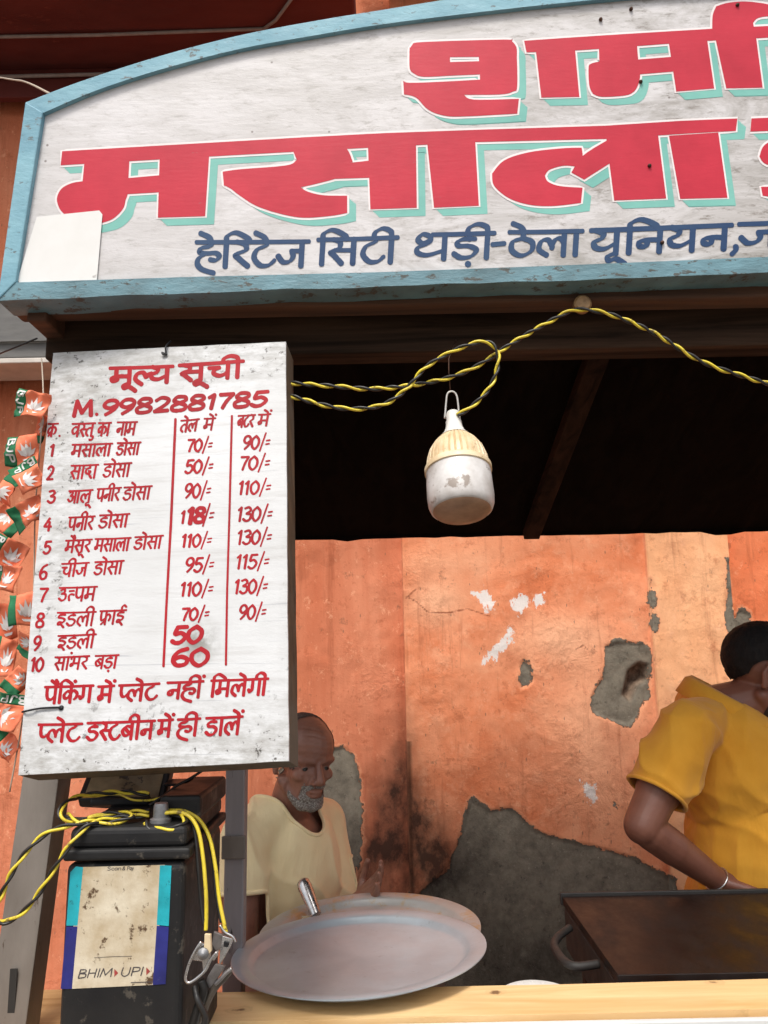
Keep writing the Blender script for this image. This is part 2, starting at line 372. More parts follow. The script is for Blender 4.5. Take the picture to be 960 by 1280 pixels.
# ---- the orange building: wall with peeling plaster, overhang above
bld = thing('plaster_building', 'old orange plastered building with peeling patches behind the stall', 'building', (0, 2.6, 0))
WY = 2.6
X_CORNER = onY(506, 820, WY).x
X_P0 = onY(809, 720, WY).x; X_P1 = onY(911, 720, WY).x
def poly(pts): return np.array([[onY(x, y, WY).x, onY(x, y, WY).z] for x, y in pts])
def sdf(P, X, Z):
    d2 = np.full(X.shape, 1e9); ins = np.zeros(X.shape, bool); n = len(P)
    for i in range(n):
        a, b = P[i], P[(i + 1) % n]; ab = b - a
        t = np.clip(((X - a[0]) * ab[0] + (Z - a[1]) * ab[1]) / (ab @ ab), 0, 1)
        d2 = np.minimum(d2, (X - a[0] - t * ab[0]) ** 2 + (Z - a[1] - t * ab[1]) ** 2)
        c = ((a[1] > Z) != (b[1] > Z)) & (X < (b[0] - a[0]) * (Z - a[1]) / (b[1] - a[1] + 1e-12) + a[0]); ins ^= c
    d = np.sqrt(d2); return np.where(ins, -d, d)
def linedist(P, X, Z):
    d2 = np.full(X.shape, 1e9)
    for a, b in zip(P, P[1:]):
        ab = b - a; t = np.clip(((X - a[0]) * ab[0] + (Z - a[1]) * ab[1]) / (ab @ ab), 0, 1)
        d2 = np.minimum(d2, (X - a[0] - t * ab[0]) ** 2 + (Z - a[1] - t * ab[1]) ** 2)
    return np.sqrt(d2)
xs = np.concatenate([np.arange(-9, -1.5, .25), np.arange(-1.5, 1.5, .0062), np.arange(1.5, 9.01, .25)])
ex = np.array([X_CORNER - .001, X_CORNER + .001, X_P0 - .002, X_P0 + .002, X_P1 - .002, X_P1 + .002])
xs = np.unique(np.concatenate([xs, ex]))
zs = np.concatenate([np.arange(0, .4, .05), np.arange(.4, 2.12, .0062), np.arange(2.13, 6.01, .06)])
XX, ZZ = np.meshgrid(xs, zs)
YY = np.where(XX < X_CORNER, WY + .05, np.where(XX < X_P0, WY, np.where(XX < X_P1, WY - .022, WY + .035)))
cem = [poly(p) for p in (
    [(755, 806), (772, 799), (805, 802), (813, 815), (815, 838), (812, 870), (800, 895), (788, 907), (770, 905), (752, 899), (741, 892), (737, 872), (746, 856), (753, 845), (756, 825)],
    [(651, 832), (655, 822), (664, 836), (667, 850), (660, 860), (651, 862)],
    [(590, 995), (612, 1012), (640, 1010), (665, 1035), (700, 1048), (760, 1062), (800, 1075), (842, 1098), (862, 1140), (862, 1400), (500, 1400), (506, 1130), (530, 1112), (560, 1085), (574, 1045), (582, 1012)],
    [(345, 965), (360, 950), (400, 960), (412, 938), (428, 935), (440, 945), (450, 975), (453, 1060), (443, 1108), (400, 1130), (350, 1090), (343, 1000)],
    [(906, 700), (913, 702), (917, 745), (915, 765), (922, 772), (932, 762), (945, 766), (949, 786), (942, 800), (912, 806), (904, 780)],
    [(811, 724), (816, 735), (818, 786), (813, 790), (811, 760)],
    [(768, 1002), (772, 1004), (772, 1010), (767, 1010)])]
SD = np.minimum.reduce([sdf(P, XX, ZZ) for P in cem])
# brick-deep hole inside the biggest chip
hole = sdf(poly([(785, 838), (800, 826), (812, 830), (813, 850), (800, 858), (790, 880), (778, 870)]), XX, ZZ)
def blob(cx, cy, rx, ry):
    c = onY(cx, cy, WY); k = 2.7 / 960
    return np.exp(-(((XX - c.x) / (rx * k)) ** 2 + ((ZZ - c.z) / (ry * k)) ** 2))
SOOT = np.clip(blob(500, 1030, 34, 75) * 1.15 + blob(530, 1085, 70, 50) + blob(650, 1215, 160, 60) * .8 + blob(470, 1120, 60, 45) * .6 + blob(505, 930, 12, 60) * .35, 0, 1)
SCR = np.minimum.reduce([sdf(poly(p), XX, ZZ) for p in (
    [(604, 826), (612, 814), (620, 806), (630, 795), (638, 780), (642, 782), (638, 804), (628, 812), (622, 825), (616, 820), (608, 828)],
    [(588, 740), (600, 737), (610, 738), (616, 752), (612, 768), (606, 758), (596, 748)],
    [(642, 748), (654, 744), (662, 756), (650, 768), (641, 762)], [(668, 744), (678, 742), (680, 752), (672, 758)],
    [(728, 978), (742, 985), (748, 1000), (742, 1006), (732, 995)])])
LITE = np.clip(blob(545, 750, 38, 30) + blob(700, 795, 60, 28) * .9 + blob(735, 880, 50, 70) * .5 + blob(760, 970, 60, 90) * .6 + blob(570, 700, 70, 18) * .5, 0, 1)
CRK = np.minimum.reduce([linedist(poly(p), XX, ZZ) for p in (
    [(508, 745), (520, 752), (535, 765), (560, 766), (585, 761), (612, 770)], [(508, 748), (516, 740), (520, 736)],
    [(720, 812), (730, 806), (735, 812)])])
cor = [onY(511, 1080, WY), onY(508, 950, WY)]
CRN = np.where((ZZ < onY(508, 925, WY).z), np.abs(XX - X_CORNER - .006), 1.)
nz = np.vectorize(lambda x, z: mnoise.fractal(Vector((x * 6, z * 6, 1.7)), 1.0, 2.0, 4))
fine = (np.abs(XX) < 1.6) & (ZZ < 2.2) & (ZZ > .38)
N1 = np.zeros(XX.shape); N1[fine] = nz(XX[fine], ZZ[fine])
depth = np.clip((-SD + N1 * .006) / .006, 0, 1) * .006 + np.clip(-hole / .02, 0, 1) * .035 * (1 + .6 * N1)
depth = np.where(fine, depth, 0)
YY = YY + depth + np.where(fine, N1 * .0025, 0) + .012 * np.sin(XX * 2.1) * np.sin(ZZ * 1.7)
nr, nc = XX.shape
vv = np.stack([XX, YY - 2.6, ZZ], -1).reshape(-1, 3)
ii = np.arange(nr * nc).reshape(nr, nc)
ff = np.stack([ii[:-1, :-1], ii[:-1, 1:], ii[1:, 1:], ii[1:, :-1]], -1).reshape(-1, 4)
me = bpy.data.meshes.new('wall')
me.vertices.add(len(vv)); me.vertices.foreach_set('co', vv.ravel())
me.loops.add(ff.size); me.loops.foreach_set('vertex_index', ff.ravel())
me.polygons.add(len(ff)); me.polygons.foreach_set('loop_start', np.arange(0, ff.size, 4)); me.polygons.foreach_set('loop_total', np.full(len(ff), 4))
me.update(); me.validate()
ZONE = np.where(XX < X_CORNER, 0., np.where(XX < X_P0, 1., np.where(XX < X_P1, 2., 3.)))
for nm, arr in (('peel', SD), ('soot', SOOT), ('scrape', SCR), ('pale', LITE), ('crack', CRK), ('corner', CRN), ('zone', ZONE), ('hole', hole)):
    at = me.attributes.new(nm, 'FLOAT', 'POINT'); at.data.foreach_set('value', arr.astype(np.float32).ravel())
k = NT('peeling_plaster')
zone = k.attr('zone')
big = k.ramp(k.noise(2.2, 6, (1, 1, .45), .6, .6), .32, .7); strk = k.ramp(k.noise(3, 6, (5, 1, .6), .62), .35, .7)
cl = k.mix(big, srgb(226, 150, 116), srgb(204, 122, 90)); cl = k.mix(k.math('MULTIPLY', strk, .5), cl, srgb(190, 98, 66))
cR = k.mix(k.ramp(k.noise(5, 8, (1, 1, 1), .65, .5), .38, .64), srgb(240, 160, 120), srgb(226, 132, 90))
cR = k.mix(k.ramp(k.noise(14, 6, (1, 1, 1), .7), .52, .66, 0, .6), cR, srgb(245, 176, 138))
cR = k.mix(k.attr('pale'), cR, srgb(247, 184, 146))
cP = k.mix(k.ramp(k.noise(7, 6, (1.5, 1, .7)), .35, .7), srgb(252, 192, 146), srgb(246, 178, 130))
cF = k.mix(k.ramp(k.noise(6, 6), .4, .7), srgb(236, 138, 96), srgb(228, 120, 78))
col = k.mix(k.ramp(zone, .4, .6), cl, cR); col = k.mix(k.ramp(zone, 1.4, 1.6), col, cP); col = k.mix(k.ramp(zone, 2.4, 2.6), col, cF)
col = k.mix(k.ramp(k.noise(2.8, 7, (1, 1, .8), .68, .4), .5, .72, 0, .5), col, srgb(178, 92, 58))
col = k.mix(k.ramp(k.noise(6, 7, (3.2, 1, .28), .7), .56, .72, 0, .55), col, srgb(150, 76, 50))
# fine dirt, small chips and drips
col = k.mix(k.ramp(k.noise(19, 8, (1, 1, 1), .8), .54, .66, 0, .45), col, srgb(160, 80, 50))
col = k.mix(k.ramp(k.noise(33, 8, (1, 1, .8), .8), .58, .66, 0, .5), col, srgb(250, 190, 152))
col = k.mix(k.ramp(k.noise(12, 6, (1, 1, 1), .72), .63, .68, 0, .5), col, srgb(132, 92, 72))
col = k.mix(k.ramp(k.noise(55, 8, (1, 1, .8), .75), .6, .7, 0, .55), col, srgb(150, 74, 48))
col = k.mix(k.ramp(k.voro(26, (1.3, 1, .5)), .05, .09, .6, 0), col, srgb(120, 96, 80))
edge = k.math('ADD', k.attr('peel'), k.math('ADD', k.ramp(k.noise(70, 6, (1, 1, 1), .7), .2, .8, -.009, .009), k.ramp(k.noise(20, 4, (1, 1, 1), .6), .25, .75, -.014, .014)))
pal = k.ramp(edge, .0, .012, .75, 0); col = k.mix(pal, col, srgb(246, 172, 132))
scr = k.math('ADD', k.attr('scrape'), k.math('ADD', k.ramp(k.noise(110, 6, (1, 1, .45), .8), .25, .75, -.016, .016), k.ramp(k.noise(34, 4, (1, 1, .7), .7), .3, .7, -.012, .012)))
col = k.mix(k.ramp(scr, -.001, .001, 1, 0), col, srgb(235, 226, 220))
crk = k.math('ADD', k.attr('crack'), k.ramp(k.noise(120, 4), .2, .8, -.002, .002))
col = k.mix(k.ramp(crk, .0008, .004, .75, 0), col, srgb(125, 62, 40))
gcol = k.mix(k.ramp(k.noise(30, 8, (1, 1, 1), .7), .35, .7), srgb(138, 130, 116), srgb(100, 94, 84))
gcol = k.mix(k.ramp(k.noise(11, 5), .5, .75, 0, .6), gcol, srgb(150, 142, 126))
gcol = k.mix(k.ramp(k.noise(90, 6, (1, 1, 1), .8), .6, .68, 0, .7), gcol, srgb(176, 168, 152))
gcol = k.mix(k.ramp(k.noise(48, 6, (1, 1, 1), .75), .58, .68, 0, .7), gcol, srgb(70, 64, 58))
gcol = k.mix(k.ramp(k.attr('hole'), -.01, .004, .8, 0), gcol, k.mix(k.ramp(k.noise(45, 5), .4, .6), srgb(84, 62, 50), srgb(140, 118, 100)))
peel = k.ramp(edge, -.0012, .0012, 1, 0); col = k.mix(peel, col, gcol)
sn = k.math('MULTIPLY', k.attr('soot'), k.ramp(k.noise(9, 8, (1, 1, .7), .7), .25, .66, .25, 1.0))
sn = k.math('MINIMUM', sn, 1.0)
col = k.mix(k.ramp(sn, .04, .84, 0, .93), col, srgb(44, 38, 35))
col = k.mix(k.math('MULTIPLY', k.ramp(k.voro(60), .05, .11, .5, 0), k.ramp(sn, .3, .7)), col, srgb(110, 104, 98))
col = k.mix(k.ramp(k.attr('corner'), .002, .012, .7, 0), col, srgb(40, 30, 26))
k.color(col); k.set(rough=1.0, spec=.03)
rg = k.math('ADD', k.ramp(k.noise(2.4, 3), .42, .62, .08, 1), k.math('MULTIPLY', k.attr('pale'), .6))
k.bump(k.math('MULTIPLY', k.noise(24, 8, (1, 1, 1), .66), rg), .01, .6); k.bump(k.math('MULTIPLY', k.noise(7, 5, (1, 1, 1), .6, .8), rg), .02, .4); k.bump(k.noise(180, 5), .0012, .5); k.bump(peel, .008, .9)
me.materials.append(k.m)
wall = link('wall', me, bld, (0, 2.6, 0))
# overhang (balcony slab) above with its wiring
MT['soffit'] = simple('maroon_limewash', srgb(112, 44, 36), srgb(88, 32, 27), 2.2, .9, bump=.4, st=(1, 2.5, 1), c3=srgb(128, 58, 46), t3=.62, s3=5)
zs_ = onY(120, 96, 2.62).z
m = MB(); m.box((-9, 2.19, zs_), (onZ(432, 0, zs_).x + .03, 2.68, zs_ + .16)); m.build('overhang', MT['soffit'], bld, bevel=.01)
m = MB(); m.box((onZ(432, 0, zs_).x + .031, 2.3, zs_ + .35), (9, 2.56, zs_ + .5)); m.build('upper_overhang', MT['soffit'], bld, bevel=.01)
MT['conduit'] = simple('grey_conduit', (.36, .31, .29), (.26, .2, .18), 20, .6)
q = [onZ(x, y, zs_ - .006) for x, y in ((-260, 52), (-60, 47), (120, 42), (250, 39), (330, 36))]
m = MB(); m.tube([q[0], q[1], q[2] + Vector((0, 0, -.006)), q[3], q[4]], .006); m.tube([q[4], onZ(345, 25, zs_ - .006), onZ(372, -12, zs_ - .006)], .006)
m.build('conduit', MT['conduit'], bld, smooth=True)
m = MB(); m.tube([onY(-200, 98, 2.56), onY(0, 96, 2.56), onY(160, 92, 2.56), onY(420, 86, 2.56)], .007); m.build('cornice_conduit', MT['conduit'], bld, smooth=True)
zbnd = onY(60, 118, 2.56).z
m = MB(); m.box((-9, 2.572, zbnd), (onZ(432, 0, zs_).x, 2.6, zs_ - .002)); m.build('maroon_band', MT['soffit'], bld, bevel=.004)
# grey tin ledge on the wall at the left
MT['tin'] = simple('weathered_tin', (.15, .145, .135), (.1, .095, .09), 6, .6, bump=.2, st=(1, 1, 4))
MT['cream'] = simple('cream_paint', (.62, .56, .5), (.5, .44, .38), 14, .6)
a = onY(-160, 395, 2.44); b = onY(75, 447, 2.44); ztop = a.z; zbot = b.z
m = MB(); m.box((-2.6, 2.44, zbot), (b.x + .25, 2.62, ztop + .1)); m.build('tin_ledge', MT['tin'], bld, bevel=.006)
m = MB(); m.box((-2.6, 2.425, zbot + .055), (b.x + .25, 2.436, zbot + .063)); m.build('ledge_seam', MT['tin'], bld)
m = MB(); m.box((-2.6, 2.43, zbot - .02), (b.x + .25, 2.6, zbot - .002)); m.build('ledge_trim', MT['cream'], bld, bevel=.003)
# thin cream wire from the wall to the sign
MT['wire_cream'] = simple('cream_wire', (.5, .42, .33), (.4, .33, .26), 20, .6)
m = MB(); m.tube(cr([onY(-120, 75, 2.3), onY(0, 97, 1.9), onY(30, 102, 1.6), onY(62, 117, 1.24)], 8), .0022); tag(m.build('wire', MT['wire_cream'], smooth=True, origin=onY(62, 117, 1.24)), 'thin cream wire running from the wall to the corner of the blue sign frame', 'wire')
m = MB(); m.tube([onY(-60, 462, 1.8), onY(0, 442, 1.6), onY(46, 423, 1.4)], .0018)
MT['black'] = simple('black_plastic', (.012, .012, .013), (.02, .02, .022), 20, .4, spec=.25)
tag(m.build('wire', MT['black'], smooth=True, origin=onY(46, 423, 1.4)), 'thin black wire tied to the left corner of the stall roof', 'wire')

# ================================================================== THE FOOD CART
cart = thing('food_cart', 'wooden street food stall with pale counter plank and soot blackened roof', 'food stall', (0, 1.3, 0))
PZ = 1.02
pk = [onZ(660, 1262, PZ), onZ(870, 1266, PZ), onZ(620, 1240, PZ), onZ(790, 1227, PZ)]
kn = [(Vector((p.x, p.y, p.z)) - Vector((0, 1.3, 0)), r) for p, r in ((onZ(618, 1275, PZ), .012), (onZ(928, 1267, PZ), .017), (onZ(620, 1240, PZ), .014), (onZ(890, 1228, PZ), .015), (onZ(300, 1262, PZ), .016))]
MT['plank'] = wood('pale_plank', srgb(234, 202, 152), srgb(210, 168, 112), 'X', .55, .5, kn)
yb0, yb1 = onZ(300, 1240, PZ).y, onZ(940, 1224, PZ).y; yf = onZ(880, 1263, PZ).y
XR = 1.9
m = MB(); sl = (yb1 - yb0) / (onZ(940, 1224, PZ).x - onZ(300, 1240, PZ).x)
def yb(x): return yb0 + sl * (x - onZ(300, 1240, PZ).x)
N = 24; fr, bk = [], []
for i in range(N + 1):
    x = -.282 + (XR + .282) * i / N; j = .0025 * mnoise.noise(Vector((x * 5, 0, 0)))
    fr.append((x, yf + j + sl * (x - .5) * .7, 0)); bk.append((x, yb(x) + j, 0))
out = fr + bk[::-1]
m.prism([Vector(p) + Vector((0, 0, PZ)) for p in out], [Vector(p) + Vector((0, 0, PZ - .035)) for p in out])
m.build('counter_plank', MT['plank'], cart, bevel=.003)
MT['white_tin'] = simple('white_tin', (.72, .72, .7), (.6, .6, .58), 7, .4, c3=(.3, .18, .1), t3=.68, s3=9)
m = MB(); m.box((-.28, yf - .022, .35), (XR, yf - .012, PZ - .004)); m.build('front_panel', MT['white_tin'], cart, bevel=.002)
MT['plank2'] = wood('worn_shelf', srgb(188, 150, 104), srgb(150, 112, 70), 'X', .8, .65)
m = MB(); m.box((-.62, .96, PZ - .03), (-.285, 1.36, PZ)); m.build('battery_shelf', MT['plank2'], cart, bevel=.003)
m = MB(); m.box((-.6, .99, .3), (-.29, 1.33, PZ - .031)); m.build('side_panel', MT['white_tin'], cart, bevel=.003)
# posts
MT['steel_brown'] = simple('grimy_painted_steel', srgb(132, 124, 116), srgb(106, 98, 90), 7, .5, metal=.25, bump=.15, st=(2, 2, .6), c3=srgb(70, 52, 40), t3=.62, s3=30)
def lean(p0, p1, wx, wy, name, mat):
    mm = MB(); a_, b_ = Vector(p0), Vector(p1)
    mm.hexa([a_ + Vector((dx, dy, 0)) for dx, dy in ((-wx, -wy), (wx, -wy), (wx, wy), (-wx, wy))] + [b_ + Vector((dx, dy, 0)) for dx, dy in ((-wx, -wy), (wx, -wy), (wx, wy), (-wx, wy))])
    return mm.build(name, mat, cart, bevel=.003)
pa, pb = onY(50, 978, 1.2), onY(8, 1280, 1.17)
dd = (pb - pa) / (pb.z - pa.z)
m = MB()   # angle-iron post: front flange and side flange
def L_post(top, d, zt, zb):
    f = []
    for z in (zt, zb):
        c = top + d * (z - top.z); f.append(c)
    o = [(-.027, 0), (.027, 0), (.027, .05), (.022, .05), (.022, .005), (-.027, .005)]
    m.prism([f[0] + Vector((x, y, 0)) for x, y in o], [f[1] + Vector((x, y, 0)) for x, y in o])
L_post(pa, dd, pa.z + .2, 0.0)
m.build('post', MT['steel_brown'], cart, bevel=.001)
m = MB(); o = dd * (1.09 - pa.z) + pa
m.box((o.x - .002, o.y - .0025, 1.06), (o.x + .008, o.y - .0005, 1.12)); 
MT['dark_slot'] = simple('dark_slot', (.02, .018, .016), (.03, .027, .024), 10, .8)
m.build('post_slot', MT['dark_slot'], cart)
MT['steel_grey'] = simple('grey_steel_post', srgb(138, 132, 132), srgb(112, 106, 106), 5, .45, metal=.1, st=(3, 3, .5), c3=srgb(52, 46, 44), t3=.6, s3=16)
p = onY(294, 1100, 1.5)
for X in (p.x, 1.75):
    m = MB(); m.box((X - .018, 1.485, 0), (X + .018, 1.52, 2.1)); m.build('post', MT['steel_grey'], cart, bevel=.003)
m = MB(); m.box((p.x - .022, 1.478, onY(294, 1056, 1.5).z - .02), (p.x + .022, 1.484, onY(294, 1056, 1.5).z + .02)); m.build('clamp', MT['steel_brown'], cart, bevel=.002)
m = MB(); m.box((1.73, 1.21, 0), (1.78, 1.26, 2.1)); m.build('post', MT['steel_brown'], cart, bevel=.003)
# roof: boards blackened by smoke, beams at the front edge
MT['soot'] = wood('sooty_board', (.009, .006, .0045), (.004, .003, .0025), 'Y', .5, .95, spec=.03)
MT['sootbeam'] = wood('sooty_beam', (.075, .045, .03), (.018, .012, .009), 'X', .6, .88, spec=.08)
MT['rafter'] = wood('sooty_rafter', (.04, .02, .013), (.01, .007, .005), 'Y', .8, .9, spec=.05)
MT['brownbeam'] = wood('old_brown_beam', (.14, .065, .036), (.05, .025, .015), 'X', .5, .75)
XL = -.62
zA = onY(300, 372, 1.25).z
zback = onY(640, 666, 2.2).z
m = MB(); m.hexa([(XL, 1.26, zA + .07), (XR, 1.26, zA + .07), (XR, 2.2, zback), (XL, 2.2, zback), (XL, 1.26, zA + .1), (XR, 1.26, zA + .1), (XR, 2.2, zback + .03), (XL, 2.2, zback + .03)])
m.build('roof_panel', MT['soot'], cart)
m = MB(); e = []
random.seed(3)
for i in range(60): e.append((XL + (XR - XL) * i / 59, zback - .006 - .004 * random.random() - (.008 if random.random() < .06 else 0)))
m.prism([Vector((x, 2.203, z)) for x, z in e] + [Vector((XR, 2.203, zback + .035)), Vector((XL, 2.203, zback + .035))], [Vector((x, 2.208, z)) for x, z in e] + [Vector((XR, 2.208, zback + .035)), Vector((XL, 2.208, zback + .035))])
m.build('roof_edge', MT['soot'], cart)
m = MB(); m.box((XL - .03, 1.262, zA - .012), (XR, 1.312, zA + .05)); m.build('roof_beam', MT['brownbeam'], cart, bevel=.006)
m = MB(); m.box((XL, 1.34, onY(600, 438, 1.34).z), (XR, 1.40, zA + .03)); m.build('roof_beam', MT['sootbeam'], cart, bevel=.004)
m = MB(); m.box((XL, 1.262, zA - .03), (XL + .035, 1.42, zA + .06)); m.build('end_beam', MT['brownbeam'], cart, bevel=.004)
def ceil_z(y): return zA + .07 + (zback - zA - .07) * (y - 1.26) / .94
for X in (.44, -.35, 1.25):
    m = MB(); m.beam((X, 1.41, ceil_z(1.41) - .018), (X - .02, 2.18, ceil_z(2.18) - .018), .045, .03); m.build('rafter', MT['rafter'], cart, bevel=.003)
# legs / lower frame
m = MB(); m.box((-.2, yf - .01, .3), (XR, yf + .03, .36)); m.build('lower_rail', MT['steel_brown'], cart, bevel=.003)
for X in (-.18, XR - .04): m = MB(); m.box((X, yf - .008, 0), (X + .04, yf + .03, PZ - .036)); m.build('leg', MT['steel_brown'], cart, bevel=.003)
m = MB(); m.box((-.62, 1.37, .74), (.3, 2.0 - .25, .765)); m.build('inner_shelf', MT['plank2'], cart, bevel=.003)
for X, Y in ((-.6, 1.39), (-.6, 1.71), (.25, 1.39), (.25, 1.71)):
    m = MB(); m.box((X, Y, 0), (X + .03, Y + .03, .739)); m.build('leg', MT['steel_brown'], cart, bevel=.002)

# ================================================================== THE SIGN
SY = 1.22
sign = thing('shop_sign', 'large white hand painted shop sign with blue frame and red lettering', 'shop sign', onY(480, 350, SY))
MT['sign_blue_worn'] = simple('weathered_blue_paint', srgb(108, 148, 160), srgb(80, 110, 118), 9, .55, bump=.6, bscale=60, st=(1, 1, 2.5), c3=srgb(74, 76, 72), t3=.57, s3=40)
MT['sign_blue'] = simple('chipped_blue_paint', srgb(128, 174, 188), srgb(100, 148, 166), 7, .6, bump=.5, bscale=60, st=(1, 1, 2), c3=srgb(92, 104, 106), t3=.6, s3=40)
k = NT('grimy_white_board')
b0 = k.mix(k.ramp(k.noise(2.4, 6), .35, .7), srgb(214, 211, 212), srgb(196, 192, 190))
sx = k.n('ShaderNodeSeparateXYZ'); k.l(k.tc.outputs['Object'], sx.inputs[0])
grad = k.math('MULTIPLY', k.ramp(sx.outputs[0], -.3, .5, .45, 1.2), k.ramp(sx.outputs[2], 0, .36, 1, .85))
st1 = k.ramp(k.noise(5, 8, (1, 1, 3.2), .72, 1.0), .4, .62)
b0 = k.mix(k.math('MULTIPLY', st1, k.math('MULTIPLY', grad, .95)), b0, srgb(160, 155, 150))
st2 = k.ramp(k.noise(22, 7, (1, 1, 3.5), .78), .53, .64)
b0 = k.mix(k.math('MULTIPLY', st2, k.math('MULTIPLY', grad, .75)), b0, srgb(120, 112, 102))
b0 = k.mix(k.ramp(k.noise(70, 6, (1, 1, 2.5), .8), .6, .7, 0, .5), b0, srgb(110, 106, 102))
b0 = k.mix(k.ramp(k.voro(18), .03, .055, .75, 0), b0, srgb(96, 84, 76))
k.color(b0); k.set(rough=.5); k.bump(k.noise(30, 6, (1, 1, 4), .7), .0012, .5)
MT['sign_white'] = k.m
inner_l = [(54, 141), (120, 113), (200, 87), (300, 61), (400, 43), (480, 30), (600, 15), (720, 2), (860, -10), (1000, -14)]
outer_l = [(32, 128), (100, 102), (200, 70), (300, 44), (400, 25), (480, 12), (600, -7), (720, -20), (860, -32), (1000, -36)]
FY = 1.211
inn = [onY(v.x, v.y, FY) for v in cr([Vector((x, y)) for x, y in inner_l], 5)]
outr = [onY(v.x, v.y, FY) for v in cr([Vector((x, y)) for x, y in outer_l], 5)]
XC = inn[-1].x
def mirror(ps): return ps + [Vector((2 * XC - p.x, p.y, p.z + .0)) for p in ps[::-1][1:]]
inb = [onY(x, y, FY) for x, y in ((20, 353), (240, 346), (480, 340), (720, 331), (960, 321), (1000, 319))]
otb = [onY(x, y, FY) for x, y in ((-3, 376), (240, 366), (480, 358), (720, 350), (960, 341), (1000, 340))]
IT, OT = mirror(inn), mirror(outr)
IB, OB = mirror(inb), mirror(otb)
inner = IT + IB[::-1]; outer = OT + OB[::-1]
pn = [Vector((p.x, SY, p.z)) for p in inner]
# panel slightly larger than the opening, tucked behind the frame
c0 = sum(inner, Vector()) / len(inner)
pnl = [c0 + (p - c0) * 1.012 for p in inner]
m = MB(); m.prism([Vector((p.x, SY, p.z)) for p in pnl], [Vector((p.x, SY + .012, p.z)) for p in pnl]); spanel = m.build('panel', MT['sign_white'], sign)
def strip(A, B, name, dep=.055):
    n = min(len(A), len(B)); mm = MB()
    for i in range(n - 1):
        j = Vector((0, dep, 0))
        mm.add([A[i], A[i + 1], B[i + 1], B[i], A[i] + j, A[i + 1] + j, B[i + 1] + j, B[i] + j], [(0, 1, 2, 3), (4, 7, 6, 5), (0, 4, 5, 1), (3, 2, 6, 7)])
    i = 0; mm.add([A[0], B[0], B[0] + j, A[0] + j], [(0, 1, 2, 3)]); mm.add([A[n - 1], B[n - 1], B[n - 1] + j, A[n - 1] + j], [(0, 1, 2, 3)])
    bm = bmesh.new()
    return mm
def dens(ps, k=6):
    o = []
    for a, b in zip(ps, ps[1:]): o += [a.lerp(b, t / k) for t in range(k)]
    return o + [ps[-1]]
def rough_edge(ps, amp): return [p + Vector((0, 0, amp * mnoise.noise(p * 18))) for p in ps]
strip(IT, OT, 'f').build('frame_top', MT['sign_blue'], sign, smooth=R(40))
IBd, OBd = dens(IB), rough_edge(dens(OB), .004)
strip(IBd, OBd, 'f', .06).build('frame_bottom', MT['sign_blue_worn'], sign, smooth=R(40))
for a4 in ((IT[0], OT[0], OB[0], IB[0]), (IT[-1], OT[-1], OB[-1], IB[-1])):
    j = Vector((0, .055, 0)); q = [p - Vector((0, .002, 0)) for p in a4]
    m = MB(); m.hexa(q + [p + j for p in q]); m.build('frame_side', MT['sign_blue'], sign, bevel=.002)
# painted letters
def paint(name, c, c2, rough=.45, wear=.66, worn=(.5, .46, .42), ws=26):
    k = NT(name); col = k.mix(k.ramp(k.noise(9, 6, (1, 1, 1)), .35, .7), c, c2)
    col = k.mix(k.ramp(k.noise(ws, 8, (1, 1, 2.2), .78), wear, wear + .06, 0, .8), col, worn)
    k.color(col); k.set(rough=rough, spec=.25); k.bump(k.noise(30, 6, (1, 1, 4), .7), .0008, .4); return k.m
MT['p_red'] = paint('red_sign_paint', srgb(198, 44, 64), srgb(178, 34, 54), worn=srgb(150, 96, 100), wear=.64)
MT['p_teal'] = paint('teal_sign_paint', srgb(128, 190, 178), srgb(112, 174, 164), worn=srgb(190, 200, 190), wear=.62)
MT['p_white'] = paint('white_outline_paint', srgb(236, 228, 228), srgb(226, 218, 216), worn=srgb(190, 180, 170), wear=.66)
MT['p_blue'] = paint('blue_sign_paint', srgb(36, 62, 100), srgb(50, 76, 108), worn=srgb(150, 150, 150), wear=.68, ws=34)
Z2 = lambda pts: [(480 + x / 2, y / 2) for x, y in pts]
